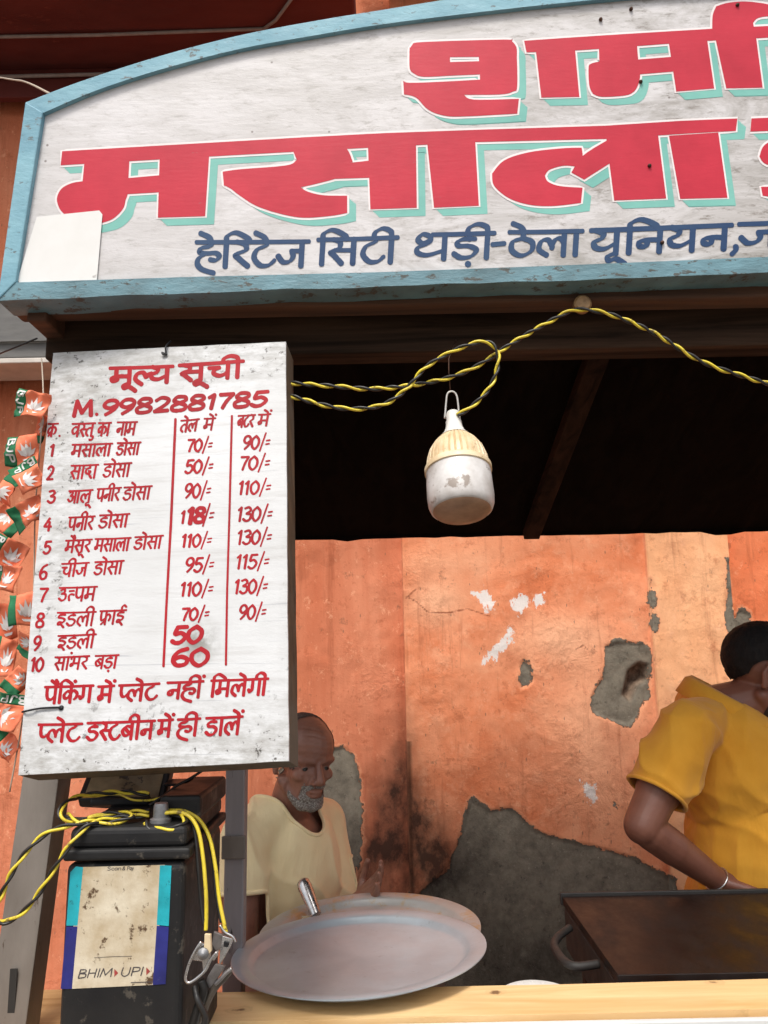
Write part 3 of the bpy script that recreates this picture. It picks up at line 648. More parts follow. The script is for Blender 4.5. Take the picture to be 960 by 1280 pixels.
bars = [
 [(78, 189.5), (140, 185.8), (280, 177.8), (380, 172), (480, 166.8), (600, 162.5), (757, 157.5), (850, 151.5), (921.5, 148.5), (919.5, 164), (850, 168), (757, 174), (595, 178), (480, 184), (370, 190), (280, 195), (160, 202), (76, 207)],
 [(105.8, 203), (162, 200), (160.8, 223), (159.7, 243), (157.4, 250), (154, 261.4), (142.5, 273), (128.7, 278.6), (110, 281), (92, 277), (79.5, 267), (73.7, 259), (71.5, 247.7), (77.2, 236.2), (89.8, 229.4), (103.5, 227)],
 [(158, 223.2), (201, 219.4), (201, 240.6), (157, 243.2)],
 [(199.8, 197), (261.6, 195), (256.6, 270.6), (197.5, 272.4)],
 [(278.5, 215), (300, 212), (340, 209), (363, 206), (371, 200), (366, 188), (432, 184), (437, 192), (441, 203), (432, 207), (425, 221), (400, 229), (376, 234.5), (385, 240), (405, 244.5), (434, 245), (434, 266.5), (415, 270), (380, 272.5), (350, 267.5), (320, 257.5), (300, 245), (288, 236), (280, 232)],
 [(420, 206), (463, 201), (463, 222.5), (418, 224)],
 [(460, 183), (520, 180), (521, 260), (463, 262)],
 [(534, 180), (594, 177.5), (598.5, 257.5), (542.5, 260)],
 [(727, 185), (700, 186), (660, 191), (630, 201), (615, 217.5), (617.5, 232.5), (635, 247.5), (660, 256), (690, 258), (726, 254), (728, 235), (700, 233), (685, 227.5), (681, 220), (687, 212.5), (705, 207.5), (722, 209), (728, 198)],
 [(728.5, 195), (760, 175), (766, 202), (730, 225), (714, 216)],
 [(757.5, 172), (822.5, 170), (832.5, 248.5), (767.5, 251)],
 [(836, 170), (897.5, 166), (909, 247.5), (850, 249)],
 [(939, 148.5), (1100, 142), (1100, 158), (937.5, 165)],
 [(1010, 158), (1010, 172), (975, 173), (955, 182), (949, 196), (958, 206), (990, 210), (1030, 213), (1030, 224), (1000, 232), (951, 234), (953, 245), (1000, 250), (1050, 240), (1062, 215), (1040, 196), (985, 193), (990, 186), (1040, 184), (1040, 158)]]
row1 = [
 [(64, 125), (72, 111), (100, 106), (300, 100), (320, 105), (331, 120), (332, 142), (64, 145)],
 [(64, 120), (165, 118), (165, 190), (100, 193), (75, 185), (64, 170)],
 [(100, 158), (240, 154), (240, 187), (100, 193)],
 [(48, 203), (65, 208), (150, 205), (240, 200), (235, 110), (331, 118), (333, 215), (322, 230), (290, 237), (200, 238), (225, 250), (337, 248), (333, 285), (200, 292), (150, 290), (110, 275), (80, 245), (50, 237)],
 [(350, 103), (480, 94), (620, 85), (820, 73), (960, 66), (1040, 62), (1040, 90), (960, 95), (810, 103), (620, 117), (480, 127), (356, 132)],
 [(378, 115), (476, 110), (488, 243), (393, 245)],
 [(537, 118), (632, 112), (635, 150), (640, 187), (634, 215), (622, 232), (600, 240), (545, 243), (522, 236), (513, 215), (511, 170), (518, 160), (538, 155)],
 [(632, 150), (722, 143), (722, 180), (636, 187)],
 [(710, 98), (806, 92), (825, 222), (730, 230)],
 [(826, 88), (928, 82), (946, 220), (855, 222)],
 [(820, 82), (821, 40), (830, 17), (860, 8), (905, 5), (960, 12), (1005, 26), (1010, 48), (965, 42), (935, 46), (922, 58), (926, 80)]]
def soften(P, lim=R(46)):      # brush-round the gentle turns, keep the corners
    n = len(P); V = [Vector(p) for p in P]; cor_ = []
    for i in range(n):
        a_, b_ = V[i] - V[i - 1], V[(i + 1) % n] - V[i]
        if abs(a_.angle_signed(b_, 0)) > lim or a_.length > 70 and b_.length > 70: cor_.append(i)
    if len(cor_) < 2: return [(v.x, v.y) for v in cr(V, 4, True)]
    out = []
    for i, c_ in enumerate(cor_):
        e_ = cor_[(i + 1) % len(cor_)]; run = [V[c_]]; j = c_
        while j != e_: j = (j + 1) % n; run.append(V[j])
        out += (cr(run, 5) if len(run) > 2 else run)[:-1]
    return [(v.x, v.y) for v in out]
letters = [soften(p) for p in bars + [Z2(p) for p in row1]]
sproj = lambda x, y: onY(x, y, SY)
SN = Vector((0, -1, 0))
lt = Lettering(sproj, SN, .0002, .000008)
for P in letters:
    for t in (.15, .3, .45, .6, .72, .84, .92, 1.0): lt.shape([(x + 11 * t, y + 10 * t) for x, y in P])
lt.build('letter_shade', MT['p_teal'], spanel)
lw = Lettering(sproj, SN, .0006, .000008)
for P in letters: lw.stroke([(x, y) for x, y in P], 5.2, smooth=False, closed=True, thin=1, taper=False)
lw.build('letter_outline', MT['p_white'], spanel)
lr = Lettering(sproj, SN, .001, .000008)
for P in letters: lr.shape(P)
lr.build('main_lettering', MT['p_red'], spanel)
lb = Lettering(sproj, SN, .0006, .00001)
BW = 7.6; kw = dict(thin=.5, nib=R(30), slant=.06)
word(lb, 'ha e i ra tta e ja', 246, 303, 386, 302, 31, BW, **kw)
word(lb, 'i sa tta I', 398, 300, 497, 297, 31, BW, **kw)
word(lb, 'thha dda nukta I', 519, 294, 618, 291.5, 31, BW, hs=22, **kw)
latin(lb, '-', 613, 291, 632, 290, 30, BW * .9)
word(lb, 'ttha e la A', 637, 290.5, 728, 289, 30, BW, **kw)
word(lb, 'ya uu i na ya na', 739, 288.5, 914.5, 281.5, 30, BW + .8, **kw)
latin(lb, ',', 917, 284, 926, 283.5, 27, BW)
word(lb, 'ja', 924, 280.5, 975, 278.5, 29, BW + .6, **kw)
lb.build('blue_lettering', MT['p_blue'], spanel)
# nails
MT['rust'] = simple('rusty_iron', (.1, .045, .025), (.05, .028, .02), 60, .7, metal=.5)
for px, py in ((801, 102), (812, 207), (828, 303), (789, 11), (751, 24), (922, 6)):
    m = MB(); c = onY(px, py, SY - .0025); m.lathe([(0, -.0035), (.003, -.003), (.0035, 0), (.0022, .003), (0, .003)], c, Matrix.Rotation(R(90), 3, 'X') @ Matrix.Rotation(.3, 3, 'X'), 10)
    m.build('nail', MT['rust'], spanel, smooth=True)
# paper sticker (its code left out)
MT['paper'] = simple('soiled_paper', (.78, .77, .75), (.7, .69, .66), 9, .5, c3=(.45, .42, .4), t3=.68, s3=24)
stk = [(46, 271), (124, 263), (128, 268), (121, 350), (24, 355), (22, 349)]
m = MB(); m.prism([onY(x, y, SY - .0032) for x, y in stk], [onY(x, y, SY - .0027) for x, y in stk])
tag(m.build('sticker', MT['paper'], origin=onY(70, 355, SY)), 'white square paper sticker at the lower left corner of the shop sign', 'sticker')

# knob on the roof beam
MT['brass'] = simple('dull_brass', srgb(158, 124, 84), srgb(120, 92, 60), 60, .5, metal=.3)
kc = onY(727, 382, 1.255); m = MB()
m.lathe([(0, .012), (.012, .012), (.0155, .009), (.0155, -.002), (.008, -.004), (.007, -.012), (0, -.012)], kc, Matrix.Rotation(R(90), 3, 'X'), 24)
tag(m.build('cable_knob', MT['brass'], smooth=R(40), origin=kc), 'round brown cable knob on the beam under the sign', 'knob')

# ================================================================== MENU BOARD
yaw, tl = R(8), R(16.5)
MN = Vector((-math.sin(yaw) * math.cos(tl), -math.cos(yaw) * math.cos(tl), math.sin(tl)))
MP0 = onY(195, 700, 1.13)
mproj = lambda x, y: onP(x, y, MP0, MN)
mq = [(66, 441), (357, 427), (360.5, 951), (23, 969)]
menu = thing('menu_board', 'white hand painted price list board with red lettering on the stall post', 'menu board', mproj(190, 968))
k = NT('worn_white_board')
b0 = k.mix(k.ramp(k.noise(3, 6), .35, .7), srgb(201, 202, 203), srgb(182, 182, 181))
b0 = k.mix(k.ramp(k.noise(5, 7, (1, 1, 14), .7), .52, .66, 0, .55), b0, srgb(172, 170, 168))
b0 = k.mix(k.ramp(k.noise(14, 4, (.5, 1, 26), .5), .66, .7, 0, .5), b0, srgb(148, 150, 156))
sx = k.n('ShaderNodeSeparateXYZ'); k.l(k.tc.outputs['Object'], sx.inputs[0])
low = k.ramp(sx.outputs[2], .02, .13, 1, 0); lef = k.ramp(sx.outputs[0], -.2, -.14, 1, 0)
rig = k.math('MAXIMUM', k.ramp(sx.outputs[0], .155, .19, 0, .8), k.ramp(sx.outputs[2], .56, .62, 0, .8))
lefh = k.math('MULTIPLY', k.math('MULTIPLY', k.ramp(k.math('ADD', sx.outputs[0], k.math('MULTIPLY', sx.outputs[2], -.08)), -.2, -.165, 1, 0), k.ramp(sx.outputs[2], .1, .5, .5, 1)), .9)
ed = k.math('MAXIMUM', k.math('MAXIMUM', low, lefh), rig)
b0 = k.mix(k.math('MULTIPLY', k.math('MULTIPLY', ed, .7), k.ramp(k.noise(24, 8, (1, 1, 2.6), .75), .4, .62)), b0, srgb(128, 124, 116))
b0 = k.mix(k.math('MULTIPLY', ed, k.ramp(k.noise(60, 7, (1, 1, 1), .75), .58, .63)), b0, srgb(58, 52, 46))
b0 = k.mix(k.ramp(k.voro(16), .025, .04, .8, 0), b0, srgb(70, 64, 58))
smv = mproj(247, 802) - mproj(190, 968)
vm = k.n('ShaderNodeVectorMath', operation='DISTANCE'); k.l(k.coord(), vm.inputs[0]); vm.inputs[1].default_value = smv
b0 = k.mix(k.math('MULTIPLY', k.ramp(vm.outputs['Value'], .008, .04, .8, 0), k.ramp(k.noise(40, 6, (1, 1, 1), .7), .35, .6)), b0, srgb(110, 108, 100))
k.color(b0); k.set(rough=.5, spec=.3); k.bump(k.noise(20, 7, (1, 1, 3), .7), .0015, .5)
MT['menu_white'] = k.m
MT['menu_side'] = wood('weathered_edge_wood', srgb(112, 92, 70), srgb(64, 50, 38), 'Z', 1, .8, grey=srgb(96, 88, 76))
MT['menu_bot'] = wood('weathered_bottom_wood', srgb(136, 118, 94), srgb(92, 76, 58), 'X', 1, .8, grey=srgb(112, 104, 92))
def edged(quad, k=14, amp=.0012):
    o = []
    for a, b in zip(quad, quad[1:] + quad[:1]):
        for t in range(k):
            p = mproj(a[0] + (b[0] - a[0]) * t / k, a[1] + (b[1] - a[1]) * t / k)
            o.append(p + Vector((mnoise.noise(p * 70), 0, mnoise.noise(p * 70 + Vector((5, 0, 0))))) * amp)
    return o
fq = edged(mq); TH = .046
m = MB(); m.prism(fq, [p - MN * .004 for p in fq]); mpanel = m.build('panel', MT['menu_white'], menu, bevel=.0012)
core = [p - MN * .0045 for p in fq]
m = MB(); m.prism(core, [p - MN * TH for p in core]); m.build('box_frame', MT['menu_side'], menu, bevel=.001)
MT['m_red'] = paint('red_menu_paint', srgb(160, 10, 26), srgb(138, 8, 22), rough=.6, wear=.7, worn=srgb(186, 84, 84), ws=50)
lt = Lettering(mproj, MN, .0003, .000008)
word(lt, 'ma uu lah ya', 138, 460.5, 216, 458, 20, 6.2, slant=.06, thin=.65)
word(lt, 'sa uu cha I', 224.5, 457, 304, 451.5, 20, 6.2, slant=.06, thin=.65)
lt.build('title_lettering', MT['m_red'], mpanel)
lt = Lettering(mproj, MN, .0003, .000008)
latin(lt, 'M', 92, 502, 116, 501, 18.5, 5.8, slant=.1)
lt.shape([(121 + 2.3 * math.cos(a), 518 + 2.3 * math.sin(a)) for a in [k * math.pi / 4 for k in range(8)]])
latin(lt, '9 9 8 2 8 8 1 7 8 5', 127.5, 501.5, 335, 489.5, 17.5, 5.6, slant=.22)
lt.build('phone_number', MT['m_red'], mpanel)
lt = Lettering(mproj, MN, .0003, .000008)
W = lambda t_, xa, ya, xb, yb_, h_: word(lt, t_, xa, ya, xb - (2.2 if xb - xa > 16 else .5), yb_, h_, 3.2, slant=.18, thin=.58)
W('ka ra~', 61, 530, 73, 529.5, 16); lt.shape([(74.5 + 1.5 * math.cos(a), 545 + 1.5 * math.sin(a)) for a in [k * math.pi / 4 for k in range(8)]])
W('va sah ta u', 91, 530, 121, 529, 16); W('ka A', 124, 529, 141, 528.5, 16); W('na A ma', 147.5, 528, 173.5, 527.5, 16)
W('ta e la', 227, 526, 251, 524, 14.5); W('ma e am', 256, 523.5, 269.5, 522.8, 14.5)
W('ba tta ra', 298.5, 520, 321, 518.7, 14.5); W('ma e am', 324, 518.5, 338.5, 517.6, 14.5)
W('ma sa A la A', 91, 556, 142.5, 554.5, 15); W('dda o sa A', 147.5, 554, 178, 553, 15)
W('sa A da A', 89.7, 582.3, 125, 581, 16.5); W('dda o sa A', 131, 580.5, 166.5, 578.8, 16.5)
W('aa_ la uu', 87, 614, 118, 612.5, 15); W('pa na I ra', 122.5, 611.5, 153.4, 609.6, 15.5); W('dda o sa A', 156, 609.5, 192, 607.7, 16)
W('pa na I ra', 87, 647, 120.6, 645.4, 16); W('dda o sa A', 125.5, 644.4, 164, 642.4, 16)
W('ma ai sa uu ra', 83, 676, 117, 674.4, 15); W('ma sa A la A', 120, 674, 165.6, 672.4, 15.5); W('dda o sa A', 169.5, 671.6, 206, 669.6, 15.5)
W('cha I ja', 78, 705, 113.4, 703.4, 16); W('dda o sa A', 119.5, 702.8, 157, 701, 16)
W('u_ tth pa ma', 75, 735, 123.5, 733.4, 17)
W('i_ dda la I', 72.5, 766, 122, 764.8, 17); W('phra A ii_', 126, 764, 160, 762.6, 17)
W('i_ dda la I', 73.4, 795, 122, 792.8, 16.5)
W('sa A am bha ra', 69.7, 821.8, 113.8, 820, 16); W('ba dda nukta A', 120, 820, 150.5, 818.8, 16)
D = lambda *a: latin(lt, *a, 3.5, slant=.14)
D('1', 62, 556, 69, 556, 14); D('2', 58.7, 583, 67.7, 583, 17); D('3', 59.7, 613.5, 69.6, 613.5, 15); D('4', 55, 648, 65, 648, 15.5); D('5', 54.6, 677, 64, 677, 15)
D('6', 49.5, 706, 60, 706, 18); D('7', 49, 735.5, 60, 735.5, 16.5); D('8', 45, 767, 56, 767, 17); D('9', 42, 796, 51.5, 796, 17); D('1 0', 38.5, 822.5, 55, 822.5, 16.5)
for tx, x0, y0, x1, h in (('7 0 / =', 234, 549.5, 266, 15), ('9 0 / =', 304, 545.5, 338, 16), ('5 0 / =', 231.7, 575.5, 267, 16), ('7 0 / =', 300, 571, 338, 16.5),
      ('9 0 / =', 231, 605.5, 264, 17), ('1 1 0 / =', 298, 602, 339, 16), ('1 3 0 / =', 296.5, 634.5, 341, 17), ('1 1 0 / =', 227, 668.5, 265, 15.5), ('1 3 0 / =', 296.5, 663.5, 340, 17),
      ('9 5 / =', 232, 698, 268, 17), ('1 1 5 / =', 295, 694, 337, 17), ('1 1 0 / =', 225.5, 728.5, 267, 16.5), ('1 3 0 / =', 293, 725, 335, 17), ('7 0 / =', 227, 760.5, 262, 15), ('9 0 / =', 299, 757, 333, 17)):
    D(tx, x0, y0, x1, y0 - .8, h)
D('1', 226, 639, 232, 639, 15); latin(lt, '1', 234, 635.5, 243, 635.5, 19, 6.5); latin(lt, '8', 243, 635, 257, 635, 18, 5.6); D('/ =', 254, 634, 268, 634, 20)
lt.stroke([(219.5, 524), (214, 650), (208, 760), (204.5, 833)], 3.2, smooth=False, thin=.95)
lt.stroke([(290, 520), (287, 640), (284, 740), (282.5, 831)], 2.8, smooth=False, thin=.95)
lt.build('price_lettering', MT['m_red'], mpanel)
lt = Lettering(mproj, MN, .0003, .000008)
latin(lt, '5 0', 215, 784, 254, 783, 20, 6.2, slant=.2); latin(lt, '6 0', 214, 811, 262, 811, 21, 6.2, slant=.12)
lt.build('repainted_prices', MT['m_red'], mpanel)
lt = Lettering(mproj, MN, .0003, .000008)
W = lambda *a: word(lt, *a, 4.7, slant=.12, thin=.58)
W('pa ai i ka am ga', 57, 859, 116.5, 857, 20.5); W('ma e am', 123.5, 858.5, 142.5, 857.2, 20); W('pah la e tta', 149.5, 857, 199, 854.6, 20); W('na ha I am', 210, 853.6, 254, 851.6, 20); W('i ma la e ga I', 264.8, 851, 335, 848.4, 20)
W('pah la e tta', 49, 906, 102.5, 904.8, 22); W('dda sah tta ba I na', 110, 904, 193.5, 901, 22); W('ma e am', 198.5, 900.6, 216, 899.6, 21); W('ha I', 223, 899.6, 250, 898.2, 21); W('dda A la e am', 258.5, 897.8, 303, 895.6, 22)
lt.build('notice_lettering', MT['m_red'], mpanel)
# tie wires on the board
m = MB(); c = mproj(208, 443) + MN * .003
m.tube(cr([c + Vector((.002, .02, .03)), c + Vector((0, .0, .012)), c, c + Vector((-.006, -.001, .001)), c + Vector((-.003, -.002, -.003)), c + Vector((.003, -.001, -.002))], 6), .0016); m.build('tie_wire', MT['black'], mpanel, smooth=True)
m = MB(); m.tube(cr([mproj(22, 892) + Vector((-.01, .04, 0)), mproj(30, 890) + MN * .002, mproj(52, 886) + MN * .003, mproj(77, 884.5) + MN * .002], 6), .0014)
m.lathe([(0, .003), (.0035, .002), (.0035, 0), (0, 0)], mproj(77, 885), MN.to_track_quat('Z', 'Y').to_matrix(), 10); m.build('tie_wire', MT['black'], mpanel, smooth=True)

# ================================================================== BULB AND CABLES
MT['c_yellow'] = simple('yellow_insulation', srgb(230, 208, 56), srgb(208, 184, 60), 40, .4, c3=srgb(132, 112, 56), t3=.58, s3=60)
MT['c_black'] = simple('black_insulation', (.013, .012, .011), (.02, .018, .016), 40, .45)
def twisted(label, path, parent=None, r=.0023, pitch=.052, group=None, tw=True, name='twisted_cable', n=14):
    P = cr(path, n); t = thing(name, label, 'cable', P[0], group)
    s = [0]
    for a_, b_ in zip(P, P[1:]): s.append(s[-1] + (b_ - a_).length)
    N = max(int(s[-1] / .004), 8); Q = []; j = 0
    for i in range(N + 1):
        q = s[-1] * i / N
        while j < len(s) - 2 and s[j + 1] < q: j += 1
        Q.append(P[j].lerp(P[j + 1], (q - s[j]) / max(s[j + 1] - s[j], 1e-9)))
    x = (Q[1] - Q[0]).orthogonal().normalized(); A, B = [], []
    for i in range(N + 1):
        d = (Q[min(i + 1, N)] - Q[max(i - 1, 0)]).normalized(); x = (x - d * x.dot(d)).normalized(); y = d.cross(x)
        a = 2 * math.pi * (s[-1] * i / N) / pitch + .5 * math.sin(i * .11); o = (x * math.cos(a) + y * math.sin(a)) * r * 1.03
        A.append(Q[i] + o); B.append(Q[i] - o)
    MB().tube(A, r, 7).build('yellow_strand', MT['c_yellow'], t, smooth=True)
    MB().tube(B, r, 7).build('black_strand', MT['c_black'], t, smooth=True)
    return t
zp = lambda pts, Y: [onY(370 + x / 1.627, 360 + y / 1.627, Y) for x, y in pts]
YC = 1.235
twisted('twisted yellow and black cable slung from the knob along the roof beam', zp([(-40, 190), (8, 195), (80, 200), (150, 205), (220, 200), (290, 188), (340, 172), (380, 152), (420, 125), (460, 100), (520, 66), (555, 48)], YC) + zp([(580, 44)], YC + .004) + zp([(605, 46), (640, 54), (690, 73), (740, 98), (800, 136), (850, 160), (900, 176), (960, 194), (1060, 215), (1200, 228)], YC))
twisted('twisted yellow and black cable looping down to the hanging bulb', zp([(-40, 212), (8, 225), (60, 239), (120, 246), (180, 236), (225, 205), (260, 165), (300, 138), (350, 116), (390, 110), (410, 132), (408, 170), (390, 208), (355, 243), (328, 258)], YC - .012))
# bulb
ax0, ax1 = onY(566, 516, 1.24), onY(577, 634, 1.185)
bulb = thing('hanging_bulb', 'grimy white bulb with ribbed cream collar hanging from the roof', 'light bulb', ax0)
zq = (ax0 - ax1).normalized().to_track_quat('Z', 'Y').to_matrix(); LN = (ax0 - ax1).length; sc_ = LN / 124
def pr(p): return [(r * sc_ * .87, z * sc_) for r, z in p]
MT['b_white'] = simple('aged_white_plastic', (.72, .7, .66), (.62, .6, .55), 30, .4)
MT['b_cream'] = simple('aged_cream_plastic', srgb(224, 206, 172), srgb(196, 168, 126), 25, .45, c3=srgb(150, 120, 84), t3=.64, s3=50)
MT['b_diff'] = simple('dirty_diffuser', (.66, .64, .62), (.4, .36, .33), 20, .35, c3=(.28, .235, .2), t3=.57, s3=26)
MB().lathe(pr([(0, 124), (8, 124), (9.5, 121), (9.5, 112), (10.5, 111), (10.5, 108), (11.5, 102), (15, 95), (21, 89), (0, 88)]), ax1, zq, 32).build('socket_cap', MT['b_white'], bulb, smooth=R(40))
rib = lambda kk, n, z: 1.0 if (kk % 5) else .93
MB().lathe(pr([(0, 90), (20, 89), (28, 82), (35, 72), (39, 61), (40.5, 50), (0, 50)]), ax1, zq, 160, wob=rib).build('ribbed_collar', MT['b_cream'], bulb, smooth=R(30))
MB().lathe(pr([(0, 51), (41.5, 51), (42.8, 49), (42.8, 44), (41, 43), (0, 43)]), ax1, zq, 64).build('rim_band', MT['b_cream'], bulb, smooth=R(40))
MB().lathe(pr([(0, 44), (41, 44), (41.5, 35), (42, 12), (41, 3), (38.5, -3), (36, -4.5), (0, -4.5)]), ax1, zq, 64).build('diffuser', MT['b_diff'], bulb, smooth=R(50))
MT['b_base'] = simple('browned_diffuser_base', srgb(176, 140, 112), srgb(132, 100, 78), 20, .4)
MB().lathe(pr([(0, -4.4), (36, -4.6), (34, -6.5), (22, -8.5), (0, -9.5)]), ax1, zq, 64).build('diffuser_base', MT['b_base'], bulb, smooth=R(50))
hk = lambda x, y: onY(x, y, 1.24)
MT['wire_white'] = simple('white_steel_wire', (.6, .58, .55), (.5, .48, .45), 50, .4, metal=.3)
MB().tube(cr([hk(556, 523), hk(557.5, 505), hk(559, 493), hk(563, 489.5), hk(568, 490.5), hk(571.5, 497), hk(573.5, 515)], 6), .0016).build('hook', MT['wire_white'], bulb, smooth=True)
m = MB(); m.tube([hk(563, 490), hk(561, 465), onY(561, 448, 1.25), onY(570, 425, 1.335)], .001)
tag(m.build('hanging_wire', MT['rust'], smooth=True, origin=hk(563, 490)), 'thin rusty wire tying the bulb to the roof beam', 'wire')

# ================================================================== BATTERY CORNER
bat = thing('battery', 'black square battery box with payment sticker standing under the menu board', 'battery', (-.34, 1.15, PZ))
MT['bat'] = simple('battery_plastic', (.014, .014, .015), (.024, .023, .022), 9, .5, spec=.2, bump=.25, bscale=60, c3=(.075, .066, .055), t3=.58, s3=26)
BY = 1.05
f0, f1 = onY(78, 1085, BY), onY(228, 1085, BY)
zl = onY(150, 1068, BY).z; zt = onY(150, 1033, BY + .012).z
lowx = (onY(66, 1280, BY).x, onY(226, 1280, BY).x)
bx0, bx1 = (f0.x + lowx[0]) / 2 - .002, f1.x + .008
by1 = 1.28
m = MB(); m.box((bx0 + .006, BY + .004, PZ), (bx1 - .006, by1 - .004, zl - .012)); m.build('case', MT['bat'], bat, bevel=.008, segs=3)
m = MB(); m.box((bx0 + .002, BY + .0, zl - .008), (bx1 + .001, by1, zl + .006)); m.build('lid_rim', MT['bat'], bat, bevel=.004, segs=3)
m = MB(); m.box((bx0 + .007, BY + .006, zl + .0055), (bx1 - .005, by1 - .004, zt)); blid = m.build('lid', MT['bat'], bat, bevel=.008, segs=3)
m = MB(); m.box((bx1 - .055, BY + .05, zt - .001), (bx1 + .002, by1 - .01, zt + .03)); m.build('terminal_cover', MT['bat'], bat, bevel=.005)
MT['lead'] = simple('grey_lead', (.34, .34, .35), (.2, .2, .2), 70, .5, metal=.7, bump=.4)
tc_ = onY(201, 1022, 1.085)
m = MB(); m.lathe([(0, .012), (.0085, .012), (.0098, .008), (.0102, -.006), (.014, -.008), (.014, -.0125), (0, -.0125)], (tc_.x, tc_.y, zt + .0122), None, 16); m.build('terminal', MT['lead'], blid, smooth=R(40))
# payment sticker on the battery
stp = lambda x, y: onY(x, y, BY + .0035)
sk = thing('payment_sticker', 'worn payment sticker with teal and navy sides on the front of the battery', 'sticker', stp(145, 1235))
MT['s_paper'] = simple('foxed_paper', srgb(216, 206, 184), srgb(168, 146, 110), 15, .35, bump=.5, bscale=40, c3=srgb(86, 64, 44), t3=.57, s3=38)
MT['s_teal'] = simple('teal_print', srgb(38, 176, 190), srgb(30, 140, 150), 26, .35, c3=srgb(24, 84, 84), t3=.6, s3=60)
MT['s_navy'] = simple('navy_print', srgb(44, 48, 124), srgb(34, 36, 96), 26, .35, c3=srgb(96, 96, 140), t3=.66, s3=60)
MT['ink'] = simple('dark_ink', (.05, .045, .05), (.08, .07, .07), 40, .5)
MT['ink_red'] = simple('faded_red_ink', srgb(170, 60, 60), srgb(140, 70, 60), 40, .5)
SKN = Vector((0, -1, 0))
lt = Lettering(stp, SKN, .0002, .00002)
lt.shape([(95, 1084), (206, 1081), (193, 1231), (88, 1236)], 0); spap = lt.build('paper', MT['s_paper'], sk)
for nm_, mt_, q_ in (('teal_print', 's_teal', [(88, 1090), (95, 1083), (104, 1084), (97, 1157), (83, 1157)]), ('teal_print', 's_teal', [(200, 1081.5), (214.5, 1082), (211, 1157.5), (196, 1156)]),
                     ('navy_print', 's_navy', [(83, 1158), (97, 1158), (90, 1236), (76, 1236)]), ('navy_print', 's_navy', [(196, 1157), (211, 1158.5), (207, 1230), (191, 1231)])):
    lt = Lettering(stp, SKN, .0003, .00002); lt.shape(q_); lt.build(nm_, MT[mt_], sk)
lt = Lettering(stp, SKN, .0004, .00001)
latin(lt, 'S c a n', 134, 1083.5, 152, 1083, 4.4, .8, slant=.05); latin(lt, '&', 153, 1083.2, 157, 1083, 4.4, .8); latin(lt, 'P a y', 159, 1083, 167.5, 1082.6, 4.4, .8)
latin(lt, 'B H I_ M', 98, 1212, 141, 1210, 10.5, 1.5, slant=.3); latin(lt, 'U P I_', 151, 1209.5, 180, 1208.5, 10.5, 1.5, slant=.3)
lt.stroke([(118, 1197), (140, 1195.5), (165, 1195)], .7, smooth=False); lt.stroke([(164, 1228), (190, 1227)], 1.2, smooth=False)
lt.build('lettering', MT['ink'], spap)
for q_ in ([(143, 1211), (148, 1216), (143, 1221)], [(183, 1209), (188, 1214), (183, 1219)]):
    lt = Lettering(stp, SKN, .0004, .00001); lt.shape(q_); lt.build('arrow_mark', MT['ink_red'], spap)

# payment stand behind, adaptor beside it
TY = 1.17
tq = [onY(x, y, Y) for x, y, Y in ((116, 948, 1.28), (219, 940, 1.28), (205, 1004, 1.2), (96, 998, 1.2))]
tn = (tq[1] - tq[0]).cross(tq[3] - tq[0]).normalized()
if tn.y > 0: tn = -tn
st_ = thing('payment_stand', 'dark tilted payment stand with soiled beige card behind the battery cables', 'payment stand', (tq[3] + tq[2]) / 2)
m = MB(); m.hexa(tq + [p - tn * .018 for p in tq]); m.build('stand_body', MT['black'], st_, bevel=.004)
cc = sum(tq, Vector()) / 4; crd = [cc + (p - cc) * Vector((.84, .84, .84)).x for p in tq]
MT['card'] = simple('soiled_beige_card', srgb(136, 118, 88), srgb(98, 82, 58), 30, .5, c3=srgb(40, 32, 24), t3=.6, s3=40)
m = MB(); m.hexa([p + tn * .0016 for p in crd] + [p + tn * .0004 for p in crd]); m.build('card', MT['card'], st_)
m = MB(); lowc = (tq[3] + tq[2]) / 2; m.box((lowc.x - .045, lowc.y - .004, zt), (lowc.x + .045, lowc.y + .05, lowc.z + .004)); m.build('foot', MT['black'], st_, bevel=.004)
ad = onY(232, 1000, 1.22)
adp = thing('power_adaptor', 'small dark adaptor with silver plug behind the battery terminal', 'adaptor', (ad.x, ad.y, zt + .03))
m = MB(); m.box((ad.x - .03, ad.y - .02, zt + .03), (ad.x + .008, ad.y + .03, onY(232, 980, 1.22).z)); m.build('adaptor_body', MT['black'], adp, bevel=.004)
m = MB(); m.box((ad.x + .0085, ad.y - .012, onY(232, 997, 1.22).z), (ad.x + .018, ad.y + .012, onY(232, 978, 1.22).z)); m.build('plug', MT['lead'], adp, bevel=.003)

# cables round the battery (region drawn at three times photo size)
b3 = lambda pts: [onY(x / 3, 940 + y / 3, Y) for x, y, Y in pts]
twisted('twisted yellow and black cable hanging in a long loop left of the battery', b3([(520, 232, 1.10), (400, 250, 1.08), (300, 268, 1.06), (190, 296, 1.05), (110, 362, 1.045), (45, 452, 1.04), (2, 545, 1.04), (-18, 600, 1.04), (8, 640, 1.04), (80, 606, 1.04), (145, 530, 1.04), (200, 442, 1.04), (255, 358, 1.04), (305, 296, 1.05), (350, 266, 1.06), (430, 248, 1.08), (560, 238, 1.09)]), r=.002)
twisted('twisted yellow and black cable curling over the left end of the battery top', b3([(560, 222, 1.1), (470, 228, 1.1), (370, 240, 1.09), (270, 258, 1.075), (228, 246, 1.07), (228, 212, 1.08), (262, 180, 1.10), (330, 160, 1.13), (450, 150, 1.15), (560, 158, 1.15)]), r=.002)
twisted('twisted yellow and black cable draped in front of the lead terminal', b3([(545, 262, 1.07), (560, 286, 1.062), (610, 290, 1.06), (660, 284, 1.06), (695, 262, 1.07), (680, 240, 1.08), (630, 226, 1.1)]), r=.002)
